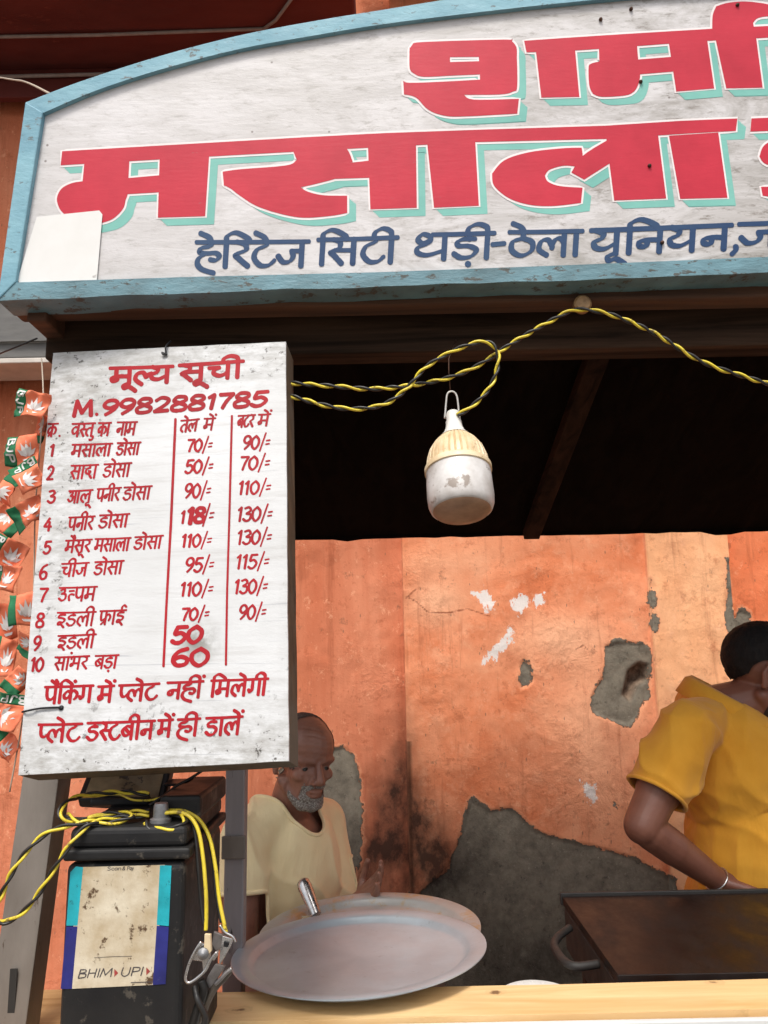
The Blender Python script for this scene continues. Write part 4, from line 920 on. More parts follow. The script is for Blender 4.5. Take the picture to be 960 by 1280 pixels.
twisted('twisted yellow and black cable knotted across the middle of the battery top', b3([(250, 235, 1.085), (300, 258, 1.07), (360, 270, 1.065), (440, 262, 1.07), (500, 240, 1.08), (450, 228, 1.09), (380, 236, 1.09), (330, 255, 1.08)]), r=.002)
def plain(label, pts, mat, r, grp=None):
    m = MB(); P = cr(pts, 10); m.tube(P, r, 8); return tag(m.build('wire', mat, smooth=True, origin=P[0]), label, 'wire', grp)
plain('yellow wire falling from the battery terminal to the left clip', b3([(600, 232, 1.08), (670, 226, 1.08), (715, 246, 1.075), (745, 300, 1.07), (762, 400, 1.065), (772, 520, 1.06), (774, 600, 1.06), (772, 668, 1.06)]), MT['c_yellow'], .0026)
plain('yellow wire falling from the battery terminal to the right clip', b3([(620, 220, 1.1), (690, 222, 1.1), (745, 252, 1.1), (785, 320, 1.09), (808, 430, 1.08), (822, 550, 1.075), (840, 640, 1.07), (848, 676, 1.07)]), MT['c_yellow'], .0026)
plain('black wire beside the left yellow wire on the battery', b3([(640, 236, 1.09), (700, 240, 1.09), (730, 300, 1.08), (742, 420, 1.072), (752, 540, 1.07), (765, 650, 1.066)]), MT['c_black'], .0024)
plain('black wire beside the right yellow wire by the post', b3([(640, 216, 1.11), (720, 230, 1.11), (772, 300, 1.1), (798, 400, 1.095), (808, 520, 1.09), (830, 640, 1.08)]), MT['c_black'], .0024)
plain('thin dark lead running from the payment stand up to the menu board', b3([(560, 200, 1.14), (620, 160, 1.15), (660, 128, 1.16), (720, 95, 1.17), (770, 62, 1.18)]), MT['c_black'], .002)
plain('thin dusty yellow lead crossing the card of the payment stand', b3([(300, 168, 1.145), (360, 166, 1.17), (440, 158, 1.175), (500, 180, 1.16), (570, 180, 1.15), (610, 168, 1.15)]), MT['c_yellow'], .0016)
# crocodile clips
MT['steel'] = simple('bright_steel', (.62, .61, .6), (.5, .49, .48), 60, .28, metal=.95)
def clip(label, pts, Y, mat, w=.016):
    # pts in the 3x picture: pivot, handle tip, jaw tip; built as two folded steel arms, spring and rivet
    piv, hand, jaw = [onY(x / 3, 940 + y / 3, Y) for x, y in pts]
    t = thing('crocodile_clip', label, 'clip', piv, 'crocodile clips at the battery')
    ax = (hand - jaw).normalized(); sd_ = Vector((0, -1, 0)); pv = ax.cross(sd_).normalized(); Lh, Lj = (hand - piv).length, (jaw - piv).length
    for s in (1, -1):
        path = [piv + ax * Lh + pv * s * .016, piv + ax * Lh * .5 + pv * s * .015, piv + pv * s * .009, piv - ax * Lj * .45 + pv * s * .013, piv - ax * Lj * .85 + pv * s * .006, piv - ax * Lj + pv * s * .001]
        P = cr(path, 6); m = MB()
        for i in range(len(P) - 1):
            wi = [w * (.5 + .5 * math.sin(math.pi * (.25 + .65 * j / len(P)))) for j in (i, i + 1)]
            a_, b_ = P[i], P[i + 1]; th = pv * s * .0014
            m.hexa([a_ - sd_ * wi[0] / 2, a_ + sd_ * wi[0] / 2, a_ + sd_ * wi[0] / 2 + th, a_ - sd_ * wi[0] / 2 + th, b_ - sd_ * wi[1] / 2, b_ + sd_ * wi[1] / 2, b_ + sd_ * wi[1] / 2 + th, b_ - sd_ * wi[1] / 2 + th])
        for i in range(5):
            q = piv - ax * Lj * (.55 + .09 * i) + pv * s * .004; m.box(q - Vector((.0012, w * .3, .0012)), q + Vector((.0012, w * .3, .0012)))
        m.build('arm', mat, t, bevel=0)
    m = MB(); m.tube([piv - sd_ * w * .55, piv + sd_ * w * .62], .0055, 12); m.tube([piv + sd_ * w * .63, piv + sd_ * w * .72], .0035, 10); m.build('spring_rivet', MT['lead'], t, smooth=R(40))
    return t
z6 = lambda pts, Y: [onY(200 + x / 6.4, 1080 + y / 6.4, Y) for x, y in pts]
MT['steel_dull'] = simple('dull_steel', (.36, .34, .33), (.2, .18, .17), 50, .4, metal=.7)
def plate_(t, name, pts, Y0, Y1, mat, dep=.004):
    n_ = len(pts); P = [onY(200 + x / 6.4, 1080 + y / 6.4, Y0 + (Y1 - Y0) * (y - pts[0][1]) / 300) for x, y in pts]
    MB().prism(P, [p + Vector((.001, dep, 0)) for p in P]).build(name, mat, t, bevel=.0006)
c1 = thing('crocodile_clip', 'bright steel crocodile clip with open loop handle hanging at the left yellow wire', 'clip', z6([(345, 725)], 1.055)[0], 'crocodile clips at the battery')
m = MB(); m.tube(cr(z6([(330, 622), (285, 690), (236, 790), (205, 900), (212, 940), (240, 948), (300, 910), (366, 845), (405, 765), (455, 705)], 1.05), 6), [.0019] * 55, 8); m.build('loop_handle', MT['steel'], c1, smooth=True)
plate_(c1, 'arm', [(318, 625), (350, 640), (400, 700), (392, 800), (345, 870), (335, 780), (250, 770), (275, 700)], 1.053, 1.053, MT['steel'])
plate_(c1, 'jaw', [(356, 560), (402, 565), (408, 700), (385, 730), (350, 690)], 1.049, 1.049, MT['b_cream'])
plate_(c1, 'lower_jaw', [(440, 705), (462, 690), (455, 740), (430, 775), (405, 770)], 1.051, 1.051, MT['steel'])
m = MB(); c_ = z6([(343, 722)], 1.046)[0]; m.lathe([(0, .004), (.003, .0035), (.0055, .001), (.007, 0), (.007, -.004), (0, -.004)], c_, Matrix.Rotation(R(90), 3, 'X'), 20); m.build('rivet', MT['lead'], c1, smooth=R(40))
c2 = thing('crocodile_clip', 'duller grey crocodile clip beside the steel plate at the right yellow wire', 'clip', z6([(520, 700)], 1.075)[0], 'crocodile clips at the battery')
plate_(c2, 'arm', [(500, 575), (585, 600), (560, 660), (505, 760), (470, 815), (478, 700)], 1.07, 1.066, MT['steel'], .003)
plate_(c2, 'side_plate', [(430, 540), (500, 570), (480, 690), (440, 690), (415, 640)], 1.078, 1.078, MT['steel_dull'], .004)
plate_(c2, 'square_hole', [(508, 620), (548, 630), (538, 668), (506, 662)], 1.0665, 1.0665, MT['black'], .001)
plate_(c2, 'rear_arm', [(440, 800), (520, 815), (470, 900), (400, 1000), (365, 960), (380, 900)], 1.084, 1.08, MT['steel_dull'], .004)
m = MB(); m.tube(cr(z6([(478, 490), (520, 545), (580, 580), (604, 625)], 1.068), 5), .0018, 8); m.build('wire_bar', MT['steel'], c2, smooth=True)
m = MB(); m.tube(cr(z6([(575, 835), (530, 870), (480, 925), (440, 960)], 1.072), 5), .0028, 8); m.build('spring_arm', MT['steel_dull'], c2, smooth=True)
plain('bent black lead curling below the two clips', b3([(730, 880, 1.07), (742, 930, 1.06), (770, 1000, 1.06), (745, 1060, 1.06)]), MT['c_black'], .004)
MT['strap'] = simple('grey_strap', srgb(112, 100, 86), srgb(74, 66, 58), 30, .6)
plain('dusty grey strap hanging from the dull clip down to the shelf', z6([(560, 850), (520, 900), (440, 990), (385, 1090), (340, 1200), (280, 1290)], 1.082), MT['strap'], .0045)
plain('dark crumpled strap curling under the bright clip', z6([(330, 930), (350, 1000), (330, 1080), (300, 1160), (262, 1290)], 1.075), MT['c_black'], .006)

# ================================================================== PLATES, SPATULA, TAWA
k = NT('scuffed_aluminium')
col = k.mix(k.ramp(k.noise(6, 6), .35, .7), srgb(184, 196, 204), srgb(164, 170, 176))
col = k.mix(k.ramp(k.noise(40, 6, (1, 1, 1), .75), .6, .72, 0, .5), col, srgb(126, 120, 118))
col = k.mix(k.ramp(k.noise(14, 7, (1, 6, 1), .75), .56, .7, 0, .4), col, srgb(196, 196, 200))
k.color(col); k.set(rough=k.ramp(k.noise(18, 5), .3, .7, .3, .46), metal=.45); k.bump(k.noise(240, 3, (1, 1, 1)), .0003, .3); k.bump(k.noise(5, 3), .004, .25)
MT['alu'] = k.m
k = NT('greasy_aluminium')
col = k.mix(k.ramp(k.noise(6, 6), .35, .7), srgb(184, 184, 182), srgb(158, 154, 148))
col = k.mix(k.ramp(k.noise(16, 6, (1, 1, 1), .7), .54, .64, 0, .6), col, srgb(180, 140, 60))
k.color(col); k.set(rough=.4, metal=.35); k.bump(k.noise(30, 5), .001, .3); MT['alu2'] = k.m
def disc_frame(c, long_l, long_r, tiltx):
    n = Vector((0, -math.sin(tiltx), math.cos(tiltx))); x = (long_r - long_l).normalized(); n = (n - x * n.dot(x)).normalized(); y = n.cross(x)
    return Matrix((x, y, n)).transposed()
pc = onZ(449, 1186, 1.038)
lL, lR = onY(293, 1195, pc.y), onY(609, 1176, pc.y)
Rp = (lR - lL).length / 2
fr1 = disc_frame(pc, lL, lR, R(-2.0))
plate = thing('steel_plate', 'big round dull metal plate lying in front on the counter plank', 'plate', pc - fr1 @ Vector((0, 0, .01)), 'round metal plates')
def plate_prof(Rr, d=.012, t=.0016): return [(0, 0), (Rr * .80, 0), (Rr * .835, .002), (Rr * .86, d * .75), (Rr * .885, d), (Rr * .985, d + .003), (Rr, d + .002), (Rr, d + .0005), (Rr * .985, d + .001), (Rr * .885, d - t), (Rr * .865, d * .7 - t), (Rr * .845, 0 - t), (Rr * .8, -t), (0, -t)]
wob = lambda kk, n, z: 1 + .004 * math.sin(kk * 2 * math.pi / n * 3 + 1)
MB().lathe(plate_prof(Rp), pc - fr1 @ Vector((0, 0, .012)), fr1, 96, wob=wob).build('plate_body', MT['alu'], plate, smooth=R(50))
pc2 = onY(462, 1160, 1.64); lL2, lR2 = onY(325, 1164, 1.64), onY(601, 1150, 1.64)
fr2 = disc_frame(pc2, lL2, lR2, R(0.5)); R2 = (lR2 - lL2).length / 2
plate2 = thing('steel_plate', 'second round metal plate with greasy yellow stains under the front plate', 'plate', pc2 - fr2 @ Vector((0, 0, .016)), 'round metal plates')
MB().lathe(plate_prof(R2, .014), pc2 - fr2 @ Vector((0, 0, .016)), fr2, 96, wob=wob).build('plate_body', MT['alu2'], plate2, smooth=R(50))
# pot that carries the rear plate
pot = thing('cooking_pot', 'dark metal cooking pot under the stacked plates', 'pot', (pc2.x, pc2.y, .766))
zpt = pc2.z - .02
MB().lathe([(0, .767), (.12, .767), (.14, .78), (.148, .85), (.148, zpt - .012), (.152, zpt - .004), (.15, zpt), (.142, zpt - .003), (.14, .86), (.13, .79), (0, .78)], (pc2.x, pc2.y, 0), None, 64).build('pot_body', MT['steel_dull'], pot, smooth=R(50))
for s in (-1, 1):
    a = Vector((pc2.x + s * .149, pc2.y, zpt - .05)); MB().tube(cr([a + Vector((0, -.03, 0)), a + Vector((s * .03, -.022, .004)), a + Vector((s * .03, .022, .004)), a + Vector((0, .03, 0))], 6), .005).build('handle', MT['steel_dull'], pot, smooth=True)
# spatula
h0, h1 = onY(378, 1101, 1.745), onY(393, 1138, 1.705)
spt = thing('steel_spatula', 'steel spatula handle sticking up between the two plates', 'spatula', h1)
dv = (h1 - h0); h2 = h0 + dv * 1.15
m = MB(); m.tube([h0 - dv * .02, h0 + dv * .04, h0 + dv * .2, h0 + dv * .6, h2], [.008, .0135, .015, .0135, .011], 16); o_ = m.build('handle', MT['steel'], spt, smooth=R(60))
b_ = h2 + dv * .02; m = MB(); m.hexa([b_ + Vector((-.03, .0, -.002)), b_ + Vector((.03, 0, -.002)), b_ + Vector((.04, -.04, .0)), b_ + Vector((-.025, -.04, .0)), b_ + Vector((-.03, 0, 0)), b_ + Vector((.03, 0, 0)), b_ + Vector((.04, -.04, .002)), b_ + Vector((-.025, -.04, .002))]); m.build('blade', MT['steel'], spt)
# tawa (griddle)
TZ = 1.024
tA, tB = onZ(712, 1133, TZ), onZ(776, 1224, TZ)
ty0, ty1 = yb(1.42) + .004, onZ(900, 1117, TZ).y
tx0 = (tA.x + tB.x) / 2
tawa = thing('griddle', 'large black rectangular griddle with seasoned brown top behind the counter plank', 'griddle', ((tx0 + 1.4) / 2, (ty0 + ty1) / 2, .72))
k = NT('seasoned_iron')
col = k.mix(k.ramp(k.noise(2.6, 5, (1, 1, 1), .6), .35, .7), srgb(31, 20, 16), srgb(19, 14, 12)); col = k.mix(k.ramp(k.noise(16, 6, (2, 1, 1), .7), .55, .7, 0, .6), col, srgb(28, 20, 18))
k.color(col); k.set(rough=k.ramp(k.noise(9, 6, (2, 1, 1), .7), .35, .65, .3, .62), spec=.35); k.bump(k.noise(40, 5), .0012, .4); k.bump(k.noise(4, 3), .006, .3); MT['tawa'] = k.m
MT['iron'] = simple('black_iron', (.014, .012, .011), (.022, .019, .017), 12, .6, bump=.3)
m = MB(); m.box((tx0, ty0, TZ - .016), (1.4, ty1, TZ)); m.build('hot_plate', MT['tawa'], tawa, bevel=.0012)
m = MB(); m.box((tx0 - .004, ty1 + .0005, TZ - .018), (1.402, ty1 + .009, TZ + .007)); m.box((1.4025, ty0, TZ - .018), (1.41, ty1, TZ + .007)); m.build('rim', MT['iron'], tawa, bevel=.002)
m = MB(); m.box((tx0 + .0, ty0 + .01, TZ - .1), (1.38, ty1 - .01, TZ - .017)); m.build('burner_box', MT['iron'], tawa, bevel=.004)
for x in (tx0 + .03, 1.34):
    for y in (ty0 + .03, ty1 - .04): m = MB(); m.box((x, y, .0), (x + .03, y + .03, TZ - .101)); m.build('leg', MT['iron'], tawa, bevel=.003)
hq = [onZ(x, y, TZ - .02) for x, y in ((712, 1160), (697, 1172), (693, 1183), (704, 1200), (720, 1208), (748, 1205))]
MB().tube(cr(hq, 6), .0075, 10).build('handle', MT['iron'], tawa, smooth=True)
# small white dish whose rim peeps over the plank
MT['enamel'] = simple('white_enamel', (.7, .69, .66), (.6, .58, .55), 20, .25)
dc = onY(672, 1246, yb(.27) + .08)
m = MB(); m.lathe([(0, -.022), (.035, -.022), (.06, -.004), (.066, 0), (.064, .0015), (.056, -.006), (.035, -.018), (0, -.018)], dc, None, 40)
dish = tag(m.build('dish', MT['enamel'], smooth=True, origin=dc - Vector((0, 0, .022))), 'white enamel dish whose rim shows above the counter plank left of the griddle', 'dish')
m = MB(); m.box((dc.x - .12, dc.y - .055, dc.z - .045), (dc.x + .055, dc.y + .09, dc.z - .0225)); m.build('dish_ledge', MT['plank2'], cart, bevel=.003)

# ================================================================== PARTY FLAGS
MT['f_orange'] = simple('saffron_cloth', srgb(238, 136, 100), srgb(226, 112, 76), 30, .85, bump=.3, bscale=120)
MT['f_green'] = simple('green_cloth', srgb(34, 116, 74), srgb(26, 92, 58), 30, .85, bump=.3, bscale=120)
MT['f_white'] = simple('white_print', (.72, .7, .68), (.6, .58, .56), 40, .8)
MT['f_ink'] = simple('flag_print', (.7, .69, .66), (.5, .52, .5), 40, .8)
def flag(label, cx, cy, wpx, hpx, ang, Y, yaw_=0., curl=.25, txt=True, full=True):
    """green band across local -u side, lotus on the +u side; ang turns the flag in its plane"""
    c = onY(cx, cy, Y); s = (onY(cx + 10, cy, Y) - c).length / 10
    wv, hv = wpx * s, hpx * s
    t = thing('party_flag', label, 'flag', c, 'party flags on the bunting string left of the menu board')
    rm = Matrix.Rotation(yaw_, 3, 'Z') @ Matrix.Rotation(-ang, 3, 'Y')
    ph = random.random() * 6
    def P(u, v, off=0.):      # u,v in -.5...5
        y = curl * wv * (.35 * math.sin(u * 4 + ph) + .22 * math.sin(v * 5 + ph * 2 + u * 3) + .5 * abs(mnoise.noise(Vector((u * 2.6 + ph * 3, v * 2.6, ph)))) ) - off
        return c + rm @ Vector((u * wv, y, -v * hv * (1 + .08 * math.sin(u * 5 + ph))))
    def sheet(u0, u1, name, mat, nu, off=0.):
        mm = MB(); nv = 10; vs = [P(u0 + (u1 - u0) * i / nu, -.5 + j / nv, off) for i in range(nu + 1) for j in range(nv + 1)]
        mm.add(vs, [(i * (nv + 1) + j, (i + 1) * (nv + 1) + j, (i + 1) * (nv + 1) + j + 1, i * (nv + 1) + j + 1) for i in range(nu) for j in range(nv)])
        ob = mm.build(name, mat, t, smooth=True)
        so_ = ob.modifiers.new('thick', 'SOLIDIFY'); so_.thickness = .0006; so_.offset = 0; return ob
    clo = sheet(-.2, .5, 'cloth', MT['f_orange'], 12); bnd = sheet(-.5, -.2, 'green_band', MT['f_green'], 6)
    # printed marks follow the cloth
    def ink(polys, name, mat, par):
        mm = MB()
        for pl in polys:
            tr = tessellate_polygon([[Vector((a, b, 0)) for a, b in pl]])
            mm.add([P(a, b, .0016) for a, b in pl], [tuple(q) for q in tr])
        mm.build(name, mat, par, fixn=False)
    if full:
        pet = []
        for i in range(5):
            a = (-56 + 28 * i) * math.pi / 180; L_ = .5 - .07 * abs(i - 2) / 2; cx_, cy_ = .15, .26; ca, sa = math.sin(a), -math.cos(a)
            tip = (cx_ + ca * L_ * .8, cy_ + sa * L_ * 1.15); b1 = (cx_ + ca * L_ * .45 - sa * .062, cy_ + sa * L_ * .6 + ca * .07); b2 = (cx_ + ca * L_ * .45 + sa * .062, cy_ + sa * L_ * .6 - ca * .07)
            pet.append([(cx_ + ca * .03, cy_ + sa * .04), b1, tip, b2])
        pet.append([(-.02, .3), (.32, .3), (.27, .37), (.03, .37)])
        ink(pet, 'lotus_emblem', MT['f_white'], clo)
    if txt:
        class FP:  # letters down the band
            pass
        tk = ['B', 'J', 'P']; polys = []; v0 = -.44
        for q in tk:
            wd_ = L[q][0]
            for stt in L[q][1]:
                pts = stt[1:] if stt[0] == '-' else [(v.x, v.y) for v in cr([Vector(p) for p in stt], 4)]
                pts = [(-.45 + p[1] * .2, v0 + p[0] * .36) for p in pts]
                for a_, b_ in zip(pts, pts[1:]):
                    dx, dy = b_[0] - a_[0], b_[1] - a_[1]; ll = math.hypot(dx, dy) or 1; nx, ny = -dy / ll * .022, dx / ll * .03
                    polys.append([(a_[0] + nx, a_[1] + ny), (b_[0] + nx, b_[1] + ny), (b_[0] - nx, b_[1] - ny), (a_[0] - nx, a_[1] - ny)])
            v0 += wd_ * .38 + .02
        ink(polys, 'lettering', MT['f_ink'], bnd)
    return t
FL = [
 ('topmost saffron flag with green lettered band pointing left beside the board heading', 38, 505, 42, 30, R(-14), 1.22, 0, True),
 ('second flag from the top hanging square with its green band to the left', 27, 562, 41, 33, R(1), 1.23, 0, True),
 ('third flag from the top tilted with its green lettered band hanging down', 35, 594, 36, 30, R(-58), 1.21, .2, True),
 ('half turned flag edge hugging the board beside the first two rows', 50, 536, 34, 10, R(80), 1.24, .3, False),
 ('dark folded flag low at the frame edge under the third flag', 10, 612, 34, 26, R(-120), 1.26, -.5, False),
 ('flag with white lotus beside row four of the price list', 34, 642, 40, 30, R(30), 1.22, 0, False),
 ('crumpled flag at the left edge beside row four', 8, 652, 34, 26, R(140), 1.25, .4, False),
 ('flag at the left edge beside row five with lotus turned sideways', 9, 690, 36, 30, R(-30), 1.23, .2, True),
 ('flag at the left edge beside row six just under the row five flag', 6, 722, 34, 30, R(-10), 1.24, -.2, True),
 ('flag with clear lotus beside row eight of the price list', 28, 762, 30, 36, R(5), 1.22, 0, False),
 ('narrow flag edge at the frame side beside row eight', 4, 778, 26, 40, R(10), 1.27, .5, True),
 ('half hidden flag tucked against the board beside row nine', 30, 806, 24, 24, R(60), 1.24, -.4, False),
 ('flag at the left edge with striped lotus beside row ten', 4, 822, 26, 44, R(-6), 1.26, .2, False),
 ('small crumpled saffron flag below row ten touching the board', 20, 852, 30, 22, R(50), 1.23, .3, False),
 ('flag with a green lettered lower band beside the first notice line', 9, 890, 40, 30, R(-100), 1.22, 0, True),
 ('lowest flag hanging at the left edge beside the last notice line', 4, 932, 34, 24, R(-40), 1.24, 0, False)]
for (lb_, cx, cy, wp, hp, an, Y, yw, tx) in FL: flag(lb_, cx, cy, wp * 1.1, hp * 1.12, an, Y, yw, .4, tx)
m = MB(); m.tube(cr([onY(52, 448, 1.26), onY(54, 500, 1.24), onY(50, 560, 1.235), onY(44, 640, 1.24), onY(42, 740, 1.24), onY(36, 830, 1.245), onY(28, 900, 1.24), onY(12, 990, 1.24)], 6), .0012)
tag(m.build('bunting_string', MT['wire_cream'], smooth=True, origin=onY(52, 448, 1.26)), 'thin string with party flags hanging down beside the menu board', 'string')

#PEOPLE#
# ================================================================== PEOPLE
def remesh(name, prims, voxel, smooth=4, wrinkle=None):
    """one continuous surface grown from tapered limbs and ellipsoids"""
    m = MB()
    for p in prims:
        if p[0] == 'cap':
            a, r0, b, r1 = Vector(p[1]), p[2], Vector(p[3]), p[4]; d = (b - a).normalized()
            pts, rs = [], []
            for k_ in range(1, 6): t = R(90) * k_ / 5; pts.append(a - d * r0 * math.cos(t)); rs.append(r0 * math.sin(t))
            for k_ in range(0, 5): t = R(90) * k_ / 5; pts.append(b + d * r1 * math.sin(t)); rs.append(r1 * math.cos(t))
            m.tube(pts, rs, 18)
        else:
            c, r, rot = Vector(p[1]), p[2], (p[3] if len(p) > 3 else Matrix.Identity(3))
            m.lathe([(0 if k_ in (0, 12) else math.sin(math.pi * k_ / 12), -math.cos(math.pi * k_ / 12)) for k_ in range(13)], c, rot @ Matrix.Diagonal(Vector(r)), 20)
    me0 = bpy.data.meshes.new('tmp'); me0.from_pydata(m.v, [], m.f)
    bm = bmesh.new(); bm.from_mesh(me0); bmesh.ops.recalc_face_normals(bm, faces=bm.faces); bm.to_mesh(me0); bm.free()
    o = bpy.data.objects.new('tmp', me0); COL.objects.link(o)
    r_ = o.modifiers.new('r', 'REMESH'); r_.mode = 'VOXEL'; r_.voxel_size = voxel
    if smooth: s_ = o.modifiers.new('s', 'SMOOTH'); s_.factor = .5; s_.iterations = smooth
    dg = bpy.context.evaluated_depsgraph_get(); me = bpy.data.meshes.new_from_object(o.evaluated_get(dg))
    bpy.data.objects.remove(o); bpy.data.meshes.remove(me0); me.name = name
    if wrinkle:
        n_ = len(me.vertices); nr_ = np.empty(n_ * 3, np.float32); co_ = np.empty(n_ * 3, np.float32)
        me.vertices.foreach_get('normal', nr_); me.vertices.foreach_get('co', co_); nr_ = nr_.reshape(-1, 3); co_ = co_.reshape(-1, 3)
        am = np.array([wrinkle(Vector(c)) for c in co_.tolist()], np.float32)
        me.vertices.foreach_set('co', (co_ + nr_ * am[:, None]).ravel()); me.update()
    return me
def cut(me, phi, name, offset=0., extra=None):
    """copy of the surface where phi < 0, trimmed cleanly along phi = 0, pushed out by offset"""
    bm = bmesh.new(); bm.from_mesh(me)
    lay = bm.verts.layers.float.new('phi'); bm.normal_update()
    for v in bm.verts: v[lay] = phi(v.co) or 1e-9
    es, pc_ = [], {}
    for e in bm.edges:
        a, b = e.verts[0][lay], e.verts[1][lay]
        if (a < 0) != (b < 0): es.append(e); pc_[e] = min(max(a / (a - b), .03), .97)
    n0 = len(bm.verts)
    r = bmesh.ops.bisect_edges(bm, edges=es, cuts=1, edge_percents=pc_)
    nvs = list(bm.verts)[n0:]
    for v in nvs: v[lay] = 0.
    bmesh.ops.connect_verts(bm, verts=nvs)
    kill = [f for f in bm.faces if sum(v[lay] for v in f.verts) > 0]
    #print('CUT', name, len(nvs), len(kill), len(bm.faces))
    bmesh.ops.delete(bm, geom=kill, context='FACES')
    bmesh.ops.delete(bm, geom=[v for v in bm.verts if not v.link_faces], context='VERTS')
    bm.normal_update()
    for v in bm.verts:
        d = offset(v.co) if callable(offset) else offset
        v.co += v.normal * d
    out = bpy.data.meshes.new(name); bm.to_mesh(out); bm.free(); return out
def hems(me, parent, mat, r_=.0035, test=lambda c: True, name='hem'):
    bm = bmesh.new(); bm.from_mesh(me); bm.verts.ensure_lookup_table(); nb = {}
    for e in bm.edges:
        if len(e.link_faces) == 1 and all(test(v.co) for v in e.verts):
            a_, b_ = e.verts; nb.setdefault(a_.index, []).append(b_.index); nb.setdefault(b_.index, []).append(a_.index)
    done = set(); loops = []
    for st0 in list(nb):
        if st0 in done: continue
        loop, cur, prev = [], st0, None
        while cur is not None and cur not in done:
            done.add(cur); loop.append(bm.verts[cur].co.copy()); nx = [q for q in nb[cur] if q != prev and q not in done]; prev, cur = cur, (nx[0] if nx else None)
        if len(loop) > 24: loops.append(loop)
    bm.free()
    def make(base):
        for LP in loops:
            LP = [sum((LP[(i + d_) % len(LP)] for d_ in range(-4, 5)), Vector()) / 9 for i in range(len(LP))]
            MB().tube(LP + [LP[0]], r_, 8).build(name, mat, base, smooth=True)
    return make
def part_mesh(name, me, mat, parent, solid=0.):
    o0 = Vector(WLOC[parent.name]); me.transform(Matrix.Translation(-o0)); me.materials.clear(); me.materials.append(mat); me.shade_smooth(); me.name = name
    o = link(name, me, parent, o0)
    if solid: s_ = o.modifiers.new('cloth', 'SOLIDIFY'); s_.thickness = solid; s_.offset = -1
    return o
def head_prims(M, s=1., old=False):
    """M: 4x4 from head space (x forward, y left, z up, origin between the ears)"""
    T = lambda p: M @ (Vector(p) * s); rot = M.to_3x3()
    E = lambda c, r: ('ell', T(c), tuple(x * s for x in r), rot)
    C = lambda a, r0, b, r1: ('cap', T(a), r0 * s, T(b), r1 * s)
    P = [E((-.012, 0, .04), (.099, .077, .088)), E((.02, 0, .045), (.078, .07, .072)), E((.03, 0, -.04), (.062, .058, .078)),
         E((.066, 0, -.102), (.024, .026, .02)), E((.05, 0, -.075), (.042, .044, .034)),
         C((-.005, .056, -.055), .018, (.058, .022, -.103), .018), C((-.005, -.056, -.055), .018, (.058, -.022, -.103), .018),
         C((.085, .014, .019), .0115, (.068, .05, .017), .0105), C((.085, -.014, .019), .0115, (.068, -.05, .017), .0105),
         C((.088, 0, .012), .0085, (.112, 0, -.03), .0115), E((.108, 0, -.034), (.013, .0115, .010)), E((.099, .0135, -.037), (.0115, .0085, .0085)), E((.099, -.0135, -.037), (.0115, .0085, .0085)),
         E((.056, .043, -.026), (.026, .0195, .02)), E((.056, -.043, -.026), (.026, .0195, .02)),
         E((.0755, .032, .0065), (.0085, .017, .0055)), E((.0755, -.032, .0065), (.0085, .017, .0055)), E((.07, .032, -.0145), (.009, .016, .005)), E((.07, -.032, -.0145), (.009, .016, .005)),
         E((.089, 0, -.062), (.010, .023, .0062)), E((.086, 0, -.0735), (.010, .02, .007)),
         E((.07, .032, -.003), (.0115, .0155, .010)), E((.07, -.032, -.003), (.0115, .0155, .010))]
    for sg in (1, -1):
        P += [C((-.004, .076 * sg, .016), .0065, (-.018, .084 * sg, .02), .006), C((-.018, .084 * sg, .02), .006, (-.024, .085 * sg, -.004), .006), C((-.024, .085 * sg, -.004), .006, (-.012, .079 * sg, -.034), .0075), E((-.01, .077 * sg, -.006), (.014, .005, .026))]
    return P
def hand_prims(wr, dr, nrm, s=1., curl=.5, thumb=1):
    dr = Vector(dr).normalized(); nrm = Vector(nrm); nrm = (nrm - dr * nrm.dot(dr)).normalized(); sd_ = dr.cross(nrm); P = []
    pal = wr + dr * .045 * s
    P.append(('cap', wr, .024 * s, wr + dr * .02 * s, .026 * s))
    for k_ in range(4): P.append(('cap', wr + dr * .015 * s + sd_ * (k_ - 1.5) * .011 * s, .014 * s, wr + dr * .082 * s + sd_ * (k_ - 1.5) * .0195 * s, .0115 * s))
    for k_, ln in enumerate((.068, .078, .072, .056)):
        a = wr + dr * .085 * s + sd_ * (k_ - 1.5) * .0205 * s; ang = 0; d = dr
        for j, f in enumerate((.45, .32, .23)):
            ang += curl * (.55 + .3 * j + .08 * k_); d = (dr * math.cos(ang) + nrm * math.sin(ang)).normalized(); b = a + d * ln * f * s
            P.append(('cap', a, (.0092 - .0008 * j) * s, b, (.0086 - .001 * j) * s)); a = b
    a = wr + dr * .02 * s - sd_ * thumb * .022 * s
    for d, ln, r0, r1 in ((dr * .6 - sd_ * thumb * .75 + nrm * .25, .042, .013, .011), (dr * .85 - sd_ * thumb * .35 + nrm * .35, .032, .0105, .0095), (dr * .9 + nrm * .45, .024, .0095, .008)):
        b = a + d.normalized() * ln * s; P.append(('cap', a, r0 * s, b, r1 * s)); a = b
    return P
def headM(c, yaw_, pitch, roll=0.):   # yaw: direction of the face in the ground plane, measured from +X
    return Matrix.Translation(c) @ Matrix.Rotation(yaw_, 4, 'Z') @ Matrix.Rotation(pitch, 4, 'Y') @ Matrix.Rotation(roll, 4, 'X')
